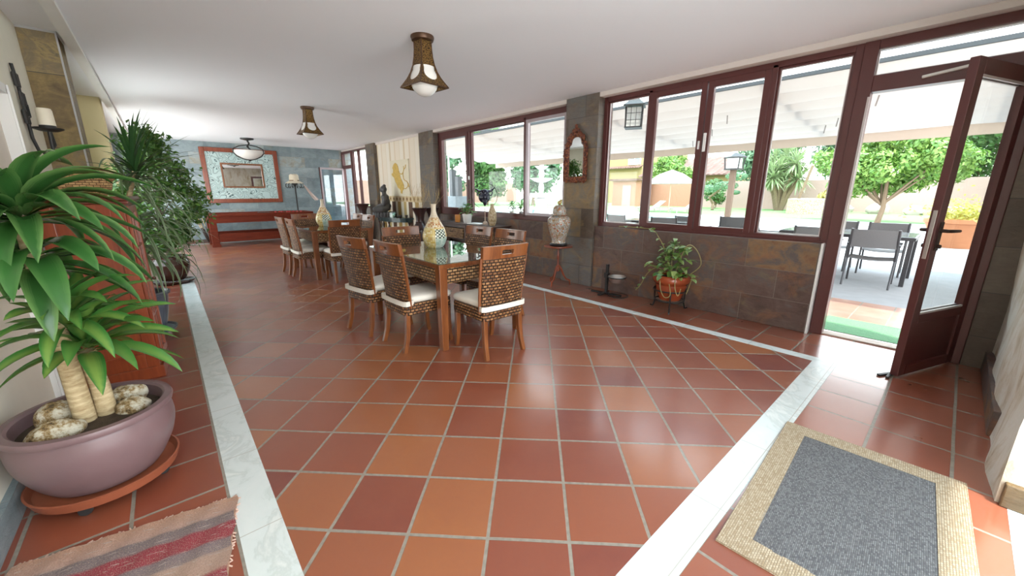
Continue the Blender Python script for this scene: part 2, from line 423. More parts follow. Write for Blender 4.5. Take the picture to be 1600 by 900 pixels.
# niche with striped wallpaper above a lower patterned band
t = NT('striped_wallpaper'); t.set(Roughness=.8)
v = t.coord('UV'); sp = t.n('ShaderNodeSeparateXYZ'); t.l(v, sp.inputs[0])
w1 = t.math('FRACT', t.math('MULTIPLY', sp.outputs[0], 1.25))
up = t.ramp(w1, [(0,(.78,.70,.58)),(.28,(.70,.58,.42)),(.34,(.80,.73,.62)),(.62,(.66,.55,.38)),(.72,(.80,.74,.64)),(.95,(.74,.66,.52))], True)
w2 = t.math('FRACT', t.math('MULTIPLY', sp.outputs[0], 1.05))
lo = t.ramp(w2, [(0,(.80,.76,.66)),(.16,(.42,.27,.08)),(.36,(.78,.72,.60)),(.5,(.13,.07,.04)),(.72,(.80,.74,.62)),(.84,(.50,.36,.14))], True)
bd = t.math('FRACT', t.math('MULTIPLY', sp.outputs[0], 5.2))
bz = t.math('ADD', t.math('POWER', t.math('SUBTRACT',bd,.5), 2.), t.math('POWER', t.math('MULTIPLY',t.math('SUBTRACT',sp.outputs[1],1.20),5.2), 2.))
bd_c = t.ramp(bz, [(0,(.20,.10,.05)),(.03,(.52,.38,.18)),(.10,(.66,.54,.34))], True)
c = t.mix(t.math('GREATER_THAN', sp.outputs[1], 1.27), t.mix(t.math('GREATER_THAN', sp.outputs[1], 1.13), lo, bd_c), up)
t.base(c)
struct('wall_niche', MB().box(4.66,4.95,8.50,10.95,0,CZ), t.m, smooth=False)
struct('wall_window', MB().box(4.62,4.93,11.54,12.80,0,.92), plain('grey_stone',(.24,.235,.22),.7,bump=.3), smooth=False)
struct('wall_far', MB().box(XL-.2,4.95,YF,YF+.25,0,CZ+.1), M_slate_f, smooth=False)
struct('baseboard_far', MB().box(XL,3.7,YF-.015,YF,0,.09), M_slate, smooth=False)

# --- entry side wall, lumpy plaster
def lump():
    m = MB(); nu, nz = 26, 14; g = []
    rr = random.Random(3)
    for i in range(nu+1):
        col = []
        x = 2.66+(4.95-2.66)*i/nu
        for j in range(nz+1):
            z = CZ*j/nz
            y = -.365+.010*math.sin(x*5+z*3)+.008*math.sin(x*11-z*6)+.03*max(0,1-z/.8)**2*(.5+.5*math.sin(x*2.3+.6))
            col.append(m.v((x,y,z)))
        g.append(col)
    for i in range(nu):
        for j in range(nz): m.f([g[i][j],g[i][j+1],g[i+1][j+1],g[i+1][j]])
    b = [[m.v((x,-.62,z)) for z in (0,CZ)] for x in (2.66,4.95)]
    m.f([b[0][0],b[0][1]]+[g[0][j] for j in range(nz,-1,-1)])
    m.f([b[1][1],b[1][0]]+[g[nu][j] for j in range(nz+1)])
    m.f([b[0][1],b[1][1]]+[g[i][nz] for i in range(nu,-1,-1)])
    m.f([b[0][0],b[0][1],b[1][1],b[1][0]])
    return m
struct('wall_entry', lump(), M_plaster)
struct('wall_entry', MB().box(2.67,2.9,-1.2,-.60,0,CZ), plain('tan_plaster',(.40,.33,.22),.9,bump=.2), smooth=False)
struct('baseboard_entry', MB().box(3.4,4.72,-.38,-.333,0,.16), M_slate, smooth=False, bevel=.008)
struct('baseboard_entry', MB().box(2.63,2.68,-1.2,-.355,0,.115), slate('rust_slate',[(0,(.05,.035,.02)),(.4,(.12,.075,.035)),(.7,(.22,.14,.06)),(1,(.08,.05,.03))],.6,.3), smooth=False, bevel=.006)
struct('pillar_entry', MB().box(4.735,4.95,-.42,-.22,0,CZ), slate('entry_slate',[(0,(.09,.07,.055)),(.4,(.16,.12,.09)),(.7,(.20,.16,.12)),(1,(.13,.10,.075))],2.4,.36,loc=(1.2,.1,0)), smooth=False, bevel=.006)

# --- window_1 : four lights beside the door
X0, X1 = 4.75, 4.81
def bead(y0, y1, z0, z1, parent, x=4.755, m=None):
    return struct('glazing_bead', frame(MB(), y0, y1, z0, z1, .009, x-.012, x+.002), m or M_gasket, parent, smooth=False)
m = frame(MB(), .80, 3.48, .90, 2.625, .055, 4.745, 4.85)
for (y,w) in ((2.79,.05),(1.46,.05)): m.box(4.745,4.85,y-w/2,y+w/2,.94,2.60)
m.box(4.74,4.85,.80,3.48,.895,.925)
w1 = struct('window_1', m, M_frame, smooth=False, bevel=.004)
for (a,b,fw,xx) in ((2.815,3.425,.018,4.80),(2.105,2.765,.062,4.765),(1.485,2.095,.062,4.775),(.855,1.435,.018,4.80)):
    zt, zb = (2.57,.945)
    s_ = struct('sash', frame(MB(), a, b, zb, zt, fw, xx-.03, xx+.02, wt=fw*1.1, wb=fw*.75), M_frame, w1, smooth=False, bevel=.003)
    pane('pane', a+fw, b-fw, zb+fw*.75, zt-fw*1.1, s_, xx)
    if fw < .03: bead(a+fw, b-fw, zb+fw, zt-fw, s_, xx-.012)
struct('window_latch', MB().box(4.722,4.74,2.055,2.085,1.83,2.03).box(4.715,4.735,2.12,2.14,1.86,1.95), M_white, w1, bevel=.004)
# --- window_2 : beyond the pillar
m = frame(MB(), 4.06, 7.86, .90, 2.625, .085, 4.745, 4.85)
for (y,w) in ((6.70,.055),(5.07,.06)): m.box(4.745,4.85,y-w/2,y+w/2,.95,2.58)
w2 = struct('window_2', m, M_frame, smooth=False, bevel=.004)
for (a,b,fw,xx,mm) in ((6.73,7.775,.075,4.765,M_frame),(5.10,6.67,.02,4.80,M_frame),(4.145,5.04,.05,4.77,M_framelt)):
    s_ = struct('sash', frame(MB(), a, b, .985, 2.54, fw, xx-.03, xx+.02, wb=fw*.9), mm, w2, smooth=False, bevel=.003)
    pane('pane', a+fw, b-fw, .985+fw*.9, 2.54-fw, s_, xx)
struct('window_latch', MB().box(4.722,4.745,6.69,6.715,1.62,1.69), M_white, w2)
# --- far windows and far door
m = frame(MB(), 11.54, 12.80, .92, 2.625, .05, 4.62, 4.70); m.box(4.62,4.70,12.28,12.33,.95,2.6)
w3 = struct('window_3', m, M_frame, smooth=False, bevel=.004)
pane('pane', 11.59, 12.28, .97, 2.575, w3, 4.66); pane('pane', 12.33, 12.75, .97, 2.575, w3, 4.66)
m = MB().box(4.61,4.70,12.80,12.88,0,2.625).box(4.61,4.70,13.62,13.70,0,2.625).box(4.61,4.70,12.88,13.62,2.56,2.625).box(4.61,4.70,12.88,13.62,2.10,2.20)
d2 = struct('door_2', m, M_frame, smooth=False, bevel=.004)
pane('transom_pane', 12.88, 13.62, 2.20, 2.56, d2, 4.66)
# open far leaf, standing in front of the slate wall
lm = Matrix.Translation((4.60,13.60,0)) @ Matrix.Rotation(R(188),4,'Z')
lf = struct('door_leaf', (lambda m: m.box(0,.05,-.02,.02,.03,2.12).box(.71,.76,-.02,.02,.03,2.12).box(.05,.71,-.02,.02,2.06,2.12).box(.05,.71,-.02,.02,.03,.14))(MB(lm)), M_framelt, d2, smooth=False, bevel=.003)
struct('pane', MB(lm).box(.05,.71,-.004,.004,.14,2.06), glassmat('far_door_glass',(.9,.97,1.),1.6,1.6), lf, smooth=False)
struct('edge_seal', MB(lm).box(.758,.775,-.022,.022,.03,2.12), M_frame, lf, smooth=False)

# --- door_1 : frame, transom light and the leaf standing open into the room
m = MB().box(4.73,4.85,.70,.80,0,2.625).box(4.73,4.85,-.22,-.14,0,2.625).box(4.73,4.85,-.14,.70,2.22,2.35).box(4.73,4.85,-.14,.70,2.555,2.625)
d1 = struct('door_1', m, M_frame, smooth=False, bevel=.005)
pane('transom_pane', -.14, .70, 2.35, 2.555, d1, 4.79)
bead(-.14, .70, 2.35, 2.555, d1, 4.772)
struct('door_sensor', MB().bar((4.715,.40,2.275),(4.715,.12,2.31),.035,.02), M_white, d1, bevel=.004)
struct('door_strike', MB().box(4.715,4.73,.695,.712,1.0,2.18), M_gasket, d1, smooth=False)
hx, hy = 4.735, -.15; fx, fy = 4.02, .115
ang = math.atan2(fy-hy, fx-hx); LW = math.hypot(fx-hx, fy-hy)
lm = Matrix.Translation((hx,hy,0)) @ Matrix.Rotation(ang,4,'Z')
m = MB(lm); st = .085
m.box(0,st,-.025,.025,.012,2.22).box(LW-st,LW,-.025,.025,.012,2.22).box(st,LW-st,-.025,.025,2.12,2.22).box(st,LW-st,-.025,.025,.012,.09).box(st,LW-st,-.025,.025,.43,.50)
lf = struct('door_leaf', m, M_frame, d1, smooth=False, bevel=.004)
struct('kick_panel', MB(lm).box(st,LW-st,-.012,.012,.09,.43), M_frame, lf, smooth=False)
struct('pane', MB(lm).box(st,LW-st,-.004,.004,.50,2.12), M_glass, lf, smooth=False)
m = MB(lm)
for s in (-1,1):
    y0, y1 = sorted((s*.012,s*.026))
    m.box(st,LW-st,y0,y1,.50,.515).box(st,LW-st,y0,y1,2.105,2.12)
struct('glazing_bead', m, M_gasket, lf, smooth=False)
m = MB(lm)
m.box(LW-.001,LW+.003,-.012,.012,.92,1.26)
struct('lock_plate', m, M_steel, lf, smooth=False, bevel=.003)
m = MB(lm)
for s in (-1,1):
    m.tube([(LW-.055,s*.03,1.12),(LW-.055,s*.075,1.12),(LW-.075,s*.082,1.12),(LW-.17,s*.082,1.118)],[.013,.012,.012,.010],10)
    m.tube([(LW-.055,s*.03,1.01),(LW-.055,s*.05,1.01)],.014,10)
m.box(LW-.075,LW-.035,-.032,.032,.98,1.18)
struct('door_handle', m, plain('bronze_handle',(.05,.03,.025),.4,.4), lf)
m = MB(lm)
for z in (.22,1.2,2.0): m.tube([(.0,-.03,z-.05),(.0,-.03,z+.05)],.011,8)
struct('hinge', m, M_black, lf)
struct('door_closer', MB(lm).bar((.06,-.05,2.19),(.26,-.05,2.19),.045,.05).bar((.20,-.06,2.215),(.02,-.16,2.235),.02,.008), M_black, lf, bevel=.004)
struct('door_stop', MB(lm).bar((LW-.04,.0,.012),(LW-.03,-.03,.012),.02,.02).bar((LW-.03,-.03,.010),(LW+.09,-.05,.008),.022,.012).bar((LW-.03,-.03,.010),(LW+.08,.0,.008),.018,.012), M_black, lf, smooth=False)
struct('door_threshold', MB().box(4.76,4.88,-.14,.70,0,.012), plain('threshold_stone',(.55,.45,.38),.6), d1, smooth=False)
# ================================================================ DINING FURNITURE
def make_table(loc, label):
    t = thing('dining_table', label, 'table', loc, 0, 'glass topped dining tables')
    W, L, H = .96, 1.50, .79
    m = MB(); fw = .085
    m.box(0,W,0,fw,H-.045,H-.008).box(0,W,L-fw,L,H-.045,H-.008).box(0,fw,fw,L-fw,H-.045,H-.008).box(W-fw,W,fw,L-fw,H-.045,H-.008)
    m.build('tabletop_frame', M_wood, t, smooth=False, bevel=.004)
    MB().box(fw,W-fw,fw,L-fw,H-.04,H-.012).build('woven_top', M_weavelt, t, smooth=False)
    MB().box(.004,W-.004,.004,L-.004,H-.0075,H).build('glass_top', M_tglass, t, smooth=False, bevel=.0015)
    for x in (.045,W-.045):
        for y in (.045,L-.045):
            MB().bar((x,y,0),(x,y,H-.045),.062,.062,(0,1,0),.078,.078).build('leg', M_wood, t, smooth=False, bevel=.004)
    z0, z1 = H-.185, H-.045
    for (a,b,c_,d_) in ((.085,W-.085,.03,.05),(.085,W-.085,L-.05,L-.03)):
        MB().box(a,b,c_,d_,z0,z1).build('woven_apron', M_weavelt, t, smooth=False)
    for (a,b) in ((.03,.05),(W-.05,W-.03)):
        MB().box(a,b,.085,L-.085,z0,z1).build('woven_apron', M_weavelt, t, smooth=False)
    return t
M_tglass = glassmat('table_glass', (.80,.90,.86), 1.6, 1.3)
tb1 = make_table((1.65,2.80,0), 'honey wood dining table with glass top and woven apron, nearest the camera')
tb2 = dup(tb1, (1.66,6.59,0), 0, 'honey wood dining table with glass top, farther one towards the billiard table')

def make_chair(label):
    t = thing('dining_chair', label, 'chair', (0,0,0), 0, 'woven rattan dining chairs')
    hw = lambda z: .205+.022*(z-.35)/.6
    def lean(z):
        k = max(0,(z-.42)/.54); return -.005-.075*k**1.3
    def bk(z0, z1, thk, ex=0.):
        def fn(u, v):
            z = z0+(z1-z0)*v; x = (2*u-1)*(hw(z)+ex); cv = .028*((2*u-1)**2)
            y = lean(z)+cv
            return ((x,y+thk/2,z),(x,y-thk/2,z))
        return fn
    MB().slab(bk(.36,.862,.04), 10, 9).build('backrest', M_weave, t, bevel=.006)
    skip = [(i,j) for i in range(6,10) for j in (2,3)]
    MB().slab(bk(.855,.965,.034,.006), 16, 6, skip).build('top_rail', M_wood, t, bevel=.004)
    # slim side posts that edge the back
    for s in (-1,1):
        MB().tube([(s*(hw(z)+.008), lean(z)+.028, z) for z in (.40,.52,.64,.76,.87)], .014, 6).build('side_post', M_wood, t)
    # seat frame, wrapped in rattan
    def sf(u, v):
        a = 2*PI*u; return None
    m = MB()
    pts = []
    def rr(w0, w1, y0, y1, r):
        P = []
        for cx, cy, a0 in ((w1-r,y1-r,0),(-(w1-r),y1-r,90),(-(w0-r),y0+r,180),(w0-r,y0+r,270)):
            for k in range(5): P.append((cx+r*math.cos(R(a0+k*22.5)), cy+r*math.sin(R(a0+k*22.5))))
        return P
    m.prism(rr(.215,.232,-.03,.445,.05), .335, .435)
    m.build('seat_frame', M_weave, t, angle=50, bevel=.008)
    # cushion
    m = MB(); P = rr(.200,.226,.02,.46,.06); rings = []
    for (k,z) in ((.93,.436),(1,.45),(1.015,.468),(1.0,.486),(.92,.497),(.6,.503)):
        rings.append([m.v((x*k,.24+(y-.24)*k,z)) for x,y in P])
    m.f(rings[0][::-1]); m.f(rings[-1])
    for A,B in zip(rings,rings[1:]):
        for i in range(len(A)): m.f([A[i],A[(i+1)%len(A)],B[(i+1)%len(A)],B[i]])
    cu = m.build('cushion', M_cushion, t, angle=70)
    m = MB(); z0, z1 = .425,.468
    Q = [(-.2,.06),(-.222,.02),(-.224,-.02),(-.2,-.038),(-.1,-.044),(0,-.046),(.1,-.044),(.2,-.038),(.224,-.02),(.222,.02),(.2,.06)]
    def st(u,v):
        i = min(int(u*10),9); f = u*10-i; a, b = Q[i], Q[i+1]; z = z0+(z1-z0)*v
        x = a[0]+(b[0]-a[0])*f; y = a[1]+(b[1]-a[1])*f
        return ((x,y,z),(x*1.025,y-.006 if y<0 else y,z))
    m.slab(st,10,1).build('cushion_strap', M_cushion, cu)
    for s in (-1,1):
        MB().tube([(s*.185,.0,.36),(s*.187,-.004,.24),(s*.192,-.018,.12),(s*.2,-.05,0)], [.029,.028,.026,.024], 4, sq=True).build('leg', M_wood, t, bevel=.003)
        MB().tube([(s*.195,.41,.36),(s*.196,.412,.2),(s*.196,.42,.08),(s*.198,.435,0)], [.031,.029,.026,.024], 4, sq=True).build('leg', M_wood, t, bevel=.003)
    return t
ch = make_chair('woven rattan chair at the near end of the near table, its back to the camera')
ch.location = (2.035,2.44,0); ch.rotation_euler = (0,0,R(-2))
CH = [
 (1.435,3.20,-88,'rattan chair on the left of the near table, the one closer to the camera'),
 (1.335,3.80,-80,'rattan chair on the left of the near table, second one from the camera'),
 (2.13,4.44,176,'rattan chair at the far end of the near table, facing the camera'),
 (2.86,3.92,95,'rattan chair on the right of the near table, the one farther from the camera'),
 (2.86,3.33,93,'rattan chair on the right of the near table, the one beside the ginger jar stand'),
 (2.03,6.22,0,'rattan chair at the near end of the farther table, its back to the camera'),
 (1.50,6.96,-90,'rattan chair on the left of the farther table, the nearer of its pair'),
 (1.475,7.55,-88,'rattan chair on the left of the farther table, nearest the billiard table'),
 (2.02,8.33,180,'rattan chair at the far end of the farther table behind the mosaic vase'),
 (2.75,7.18,92,'rattan chair on the right of the farther table, the nearer of its pair'),
 (2.76,7.72,91,'rattan chair on the right of the farther table, close to the statue console'),
]
for (x,y,a,lab) in CH: dup(ch, (x,y,0), R(a), lab)

# mosaic teardrop vases
def vase_mat():
    t = NT('mosaic_vase'); t.set(Roughness=.18)
    uv = t.n('ShaderNodeTexCoord'); mp = t.n('ShaderNodeMapping'); mp.inputs['Scale'].default_value = (34,58,1); t.l(uv.outputs['UV'], mp.inputs[0])
    col, fac = t.brick(mp.outputs[0], 1, 1, .06, 0.)
    c = t.ramp(col, [(0,(.62,.42,.10)),(.4,(.74,.58,.22)),(.75,(.80,.70,.42)),(1,(.60,.36,.12))])
    sp = t.n('ShaderNodeSeparateXYZ'); t.l(uv.outputs['UV'], sp.inputs[0]); U, V = sp.outputs[0], sp.outputs[1]
    ck = t.n('ShaderNodeTexChecker'); ck.inputs['Scale'].default_value = 1; ck.inputs['Color1'].default_value = (.03,.07,.06,1); ck.inputs['Color2'].default_value = (.72,.78,.68,1); t.l(mp.outputs[0], ck.inputs[0])
    top = t.ramp(col, [(0,(.45,.17,.08)),(.5,(.74,.55,.28)),(1,(.80,.74,.58))])
    c = t.mix(t.math('GREATER_THAN', V, .215), c, top)
    c = t.mix(t.math('GREATER_THAN', V, .32), c, (.70,.60,.46))
    inu = t.math('MULTIPLY', t.math('GREATER_THAN',U,.69), t.math('LESS_THAN',U,.86))
    teal = t.ramp(col, [(0,(.38,.55,.48)),(1,(.68,.78,.70))])
    c = t.mix(t.math('MULTIPLY', t.math('GREATER_THAN',U,.69), t.math('LESS_THAN',V,.115)), c, teal)
    blk = t.math('MULTIPLY', inu, t.math('MULTIPLY', t.math('GREATER_THAN',V,.105), t.math('LESS_THAN',V,.20)))
    c = t.mix(blk, c, ck.outputs[0])
    t.base(t.mix(t.math('MULTIPLY',fac,.8), c, (.22,.18,.10)))
    t.bump(fac, .15, .002); return t.m
M_vase = vase_mat()
def prof_spline(P, n=5):
    out = []
    for i in range(len(P)-1):
        p0, p1, p2, p3 = P[max(i-1,0)], P[i], P[i+1], P[min(i+2,len(P)-1)]
        for k in range(n):
            t_ = k/n
            out.append(tuple(.5*((2*p1[a])+(p2[a]-p0[a])*t_+(2*p0[a]-5*p1[a]+4*p2[a]-p3[a])*t_**2+(3*p1[a]-p0[a]-3*p2[a]+p3[a])*t_**3) for a in (0,1)))
    out.append(P[-1]); return [(max(0,r),z) for r,z in out]
VP = prof_spline([(.085,0),(.112,.04),(.130,.095),(.128,.14),(.105,.21),(.066,.285),(.036,.345),(.026,.39),(.027,.44),(.032,.462)])
m = MB(); m.lathe([(0,0)]+VP+[(.022,.458),(.018,.38),(0,.36)], 40, uv=True)
vz = m.build('mosaic_vase', M_vase, None, loc=(2.18,3.76,.7905), rot=(0,0,R(-5)))
tag(vz, 'teardrop mosaic vase standing on the near glass table', 'vase', 'mosaic vases')
v2 = vz.copy(); COL.objects.link(v2); v2.location = (2.10,7.45,.7905); v2['label'] = 'teardrop mosaic vase standing on the farther table'

# ================================================================ CEILING LAMPS
def filigree():
    t = NT('filigree_metal'); t.set(Roughness=.38, Metallic=.75)
    v = t.coord('Object'); vo = t.n('ShaderNodeTexVoronoi'); vo.inputs['Scale'].default_value = 130; t.l(v, vo.inputs['Vector'])
    c = t.ramp(vo.outputs['Distance'], [(.25,(.38,.23,.07)),(.5,(.17,.095,.03)),(.75,(.05,.025,.012))])
    t.base(c); t.bump(vo.outputs['Distance'], .5, .004); return t.m
M_fili = filigree()
M_milk = plain('milk_glass', (.80,.79,.76), .12, var=.02)
M_brownmetal = plain('brown_metal', (.09,.045,.025), .4, .5)
def flare_lamp(loc, label, rz):
    t = thing('ceiling_lamp', label, 'ceiling lamp', loc, rz, 'flared filigree ceiling lamps')
    MB().lathe([(0,0),(.098,0),(.10,-.012),(.092,-.035),(.06,-.042),(0,-.042)], 28).build('canopy', M_brownmetal, t)
    # four flaring sides, each with an arch cut for the bowl
    prof = [(.052,-.04),(.053,-.10),(.057,-.16),(.066,-.22),(.082,-.28),(.104,-.33),(.128,-.37),(.150,-.405)]
    for k in range(4):
        M = Matrix.Rotation(k*PI/2,4,'Z'); m = MB(M)
        def fn(u, v):
            s = v*(len(prof)-1); i = min(int(s),len(prof)-2); f = s-i
            r = prof[i][0]+(prof[i+1][0]-prof[i][0])*f; z = prof[i][1]+(prof[i+1][1]-prof[i][1])*f
            return ((r,(2*u-1)*r,z),(r-.004,(2*u-1)*(r-.004),z))
        m.slab(fn, 10, 14, [])
        m.build('shade_panel', M_fili, t)
    m = MB()
    for sx, sy in ((1,1),(1,-1),(-1,1),(-1,-1)):
        m.tube([(sx*r,sy*r,z) for r,z in prof], .005, 6)
    for k in range(4):
        a, b = [(1,1),(-1,1),(-1,-1),(1,-1)][k], [(-1,1),(-1,-1),(1,-1),(1,1)][k]
        m.tube([(a[0]*.15,a[1]*.15,-.405),(b[0]*.15,b[1]*.15,-.405)], .005, 6)
    m.build('edge_rod', M_brownmetal, t)
    MB().lathe([(0,-.475)]+[(.121*math.sin(a),-.35-.127*math.cos(a)) for a in [R(q) for q in range(10,129,9)]]+[(.09,-.24),(0,-.24)], 32).build('glass_bowl', M_milk, t)
    return t
l1 = flare_lamp((1.905,3.34,CZ), 'flared filigree ceiling lamp with white glass bowl, the larger one in front', R(6))
dup(l1, (1.955,7.14,CZ), R(6), 'flared filigree ceiling lamp farther back, above the second table')
t = thing('ceiling_lamp', 'dark iron ceiling lamp with alabaster bowl in front of the large framed mirror', 'ceiling lamp', (1.84,12.2,CZ))
MB().lathe([(0,0),(.15,0),(.14,-.03),(.05,-.05),(0,-.05)], 24).build('canopy', M_black, t)
MB().tube([(0,0,-.05),(.03,0,-.12),(-.02,0,-.2),(.04,0,-.27),(0,0,-.34)], .022, 8).build('stem', M_black, t)
m = MB()
for k in range(3):
    a = k*2*PI/3+R(200); c_, s_ = math.cos(a), math.sin(a)
    m.tube([(r*c_,r*s_,z) for r,z in ((.02,-.16),(.22,-.20),(.36,-.27),(.37,-.36),(.30,-.44),(.16,-.50),(0,-.53))], .013, 6)
m.lathe([(0,-.56),(.03,-.54),(.02,-.52),(0,-.51)], 12)
m.build('bracket', M_black, t)
MB().lathe([(0,-.515)]+[(.345*math.sin(a),-.30-.215*math.cos(a)) for a in [R(q) for q in range(12,91,13)]]+[(.335,-.30),(0,-.33)], 32).build('glass_bowl', M_milk, t)

# ================================================================ LEFT SIDE : cabinet and plants
cab = thing('cabinet', 'cherry wood cabinet with glazed door, basket on top, by the left wall', 'cabinet', (-.19,3.82,0), R(-4))
m = MB().box(-.43,-.02,.02,.42,.09,1.30)
m.box(-.44,-.0,.0,.43,0,.09)
m.build('body', M_woodred, cab, smooth=False, bevel=.004)
m = MB().box(-.46,.025,-.03,.455,1.318,1.345).box(-.45,.012,-.016,.442,1.295,1.318)
m.build('top_board', wood('dark_cherry_wood',(.10,.018,.01),(.17,.035,.015)), cab, smooth=False, bevel=.006)
m = MB().box(-.43,-.36,.004,.02,.09,1.295).box(-.09,-.02,.004,.02,.09,1.295).box(-.36,-.09,.004,.02,.09,.2).box(-.36,-.09,.004,.02,1.2,1.295)
m.build('side_panel', M_woodred, cab, smooth=False, bevel=.003)
d = frame(MB(), .03, .41, .11, 1.28, .05, -.02, 0.).build('door', M_woodred, cab, smooth=False, bevel=.004)
MB().box(-.017,-.012,.08,.36,.16,1.23).build('glass_panel', M_glass, d, smooth=False)
m = MB()
for z in (.45,.72,.98): m.box(-.016,-.006,.08,.36,z,z+.015)
m.box(-.016,-.006,.213,.227,.16,1.23)
m.build('glazing_bar', M_woodred, d, smooth=False)
MB().ell((.012,.395,.7),.014).build('knob', M_brownmetal, d)
# basket on the cabinet
def rope_mat():
    t = NT('rope_basket'); t.set(Roughness=.8); v = t.coord('UV'); col, fac = t.brick(v, .03, .015, .0022, .5, 2, smooth=.9)
    t.base(t.mix(fac, t.ramp(col,[(0,(.30,.16,.06)),(1,(.48,.30,.13))]), (.08,.04,.015))); t.bump(t.math('MULTIPLY',fac,-1.), 1., .01); return t.m
M_rope = rope_mat()
b = thing('basket', 'wicker basket lying on top of the cherry cabinet', 'basket', (-.46,4.03,1.346), R(-4))
MB().lathe([(0,.0),(.17,.0),(.20,.03),(.215,.09),(.22,.12),(.205,.12),(.195,.06),(.16,.02),(0,.02)], 30, sc=(1,.8)).build('bowl', M_rope, b)
m = MB(); m.tube([(.215*math.cos(a),.172*math.sin(a),.125+.008*math.sin(a*14)) for a in [2*PI*k/48 for k in range(48)]], .018, 7, closed=True); m.build('rim', M_rope, b)
m = MB(); m.tube([(.10+.07*math.cos(a),-.10+.07*math.sin(a),.135+.02*math.sin(a)) for a in [2*PI*k/16 for k in range(16)]], .013, 7, closed=True); m.build('handle', M_rope, b)

M_glaze = plain('mauve_stoneware', (.185,.115,.12), .36, var=.3, vs=4, bump=.12)
M_soil = plain('bark_soil', (.065,.042,.026), .95, var=.6, vs=40, bump=.9)
M_terra = plain('terracotta_saucer', (.30,.085,.04), .5, var=.2)
PX, PY = -.398, 2.49
pot = thing('potted_dracaena', 'tall dracaena with two canes in a wide mauve stoneware bowl', 'potted plant', (PX,PY,.085))
prof = prof_spline([(.19,0),(.222,.045),(.262,.13),(.278,.21),(.272,.27),(.266,.288)])
prof = [(0,0)]+prof+[(.281,.293),(.286,.308),(.281,.322),(.256,.324),(.246,.314),(.244,.28),(.23,.245),(0,.245)]
MB().lathe(prof, 48, sc=(1,1)).build('pot', M_glaze, pot)
m = MB(); m.lathe([(.243,.262),(.18,.275),(.1,.281),(0,.283)], 30, wob=lambda a,z: 1)
m.build('soil', M_soil, pot)
def cane_mat():
    t = NT('dracaena_cane'); t.set(Roughness=.85); v = t.coord('Object',(6,6,22)); n = t.noise(v,2.2,5,.7,.4); w = t.n('ShaderNodeTexWave'); w.bands_direction = 'Z'; w.inputs['Scale'].default_value = 11; w.inputs['Distortion'].default_value = 3; t.l(t.coord('Object'), w.inputs['Vector'])
    c = t.ramp(n,[(.3,(.30,.20,.09)),(.6,(.62,.50,.30)),(.8,(.72,.63,.44))]); c = t.mix(t.math('MULTIPLY',w.outputs['Fac'],.35), c, (.30,.19,.09)); t.base(c); t.bump(n,.6,.01); return t.m
M_cane = cane_mat()
MB().tube([(-.02,-.03,.26),(-.024,-.03,.5),(-.03,-.035,.80),(-.03,-.04,1.20)], [.037,.035,.032,.028], 14).build('cane', M_cane, pot)
MB().tube([(.045,.0,.26),(.045,.0,.42),(.035,-.01,.60)], [.037,.034,.031], 14).build('cane', M_cane, pot)
M_drac = leafmat('dracaena_leaf', (.035,.115,.028), (.16,.30,.09), (.045,.16,.035), .25, .22, .5)
M_drac2 = leafmat('dracaena_young_leaf', (.24,.38,.08), (.045,.18,.035), (.07,.22,.045), .28, .25, .42)
rg = random.Random(11)
def rosette(m, base, n, L, W, el0, el1, dr, rg, clampx=None, azs=None):
    for k in range(n):
        az = k*2.39996+rg.uniform(-.25,.25) if azs is None else azs[k%len(azs)]+rg.uniform(-.15,.15)
        f = k/(n-1); el = el0+(el1-el0)*f
        b = (base[0]+.02*math.cos(az), base[1]+.02*math.sin(az), base[2]+.10*f*.9)
        l_ = L*(1-.25*abs(f-.4))*rg.uniform(.85,1.1)
        if clampx is not None and math.cos(az) < -.3: l_ *= .72
        m.leaf(b, az, el, l_, W*rg.uniform(.85,1.15), dr*rg.uniform(.7,1.25), 9, .22, rg.uniform(-.5,.5), clampx)
CLX = XL-PX+.012
m = MB(); rosette(m, (-.03,-.04,1.17), 50, .46, .074, R(-2), R(70), R(82), rg, CLX); m.build('leaf_crown', M_drac, pot, angle=80)
m = MB(); rosette(m, (-.035,-.045,.98), 20, .42, .08, R(-6), R(30), R(80), rg, CLX); m.build('leaf_crown', M_drac, pot, angle=80)
m = MB(); rosette(m, (.035,-.01,.59), 34, .38, .075, R(-2), R(76), R(66), rg, CLX); m.build('leaf_crown', M_drac2, pot, angle=80)
m = MB(); rosette(m, (.0,-.06,.73), 14, .33, .066, R(15), R(70), R(70), rg, CLX, [R(a) for a in (-95,-60,-25,-140,-10,-75,20,-115)]); m.build('leaf_crown', M_drac2, pot, angle=80)
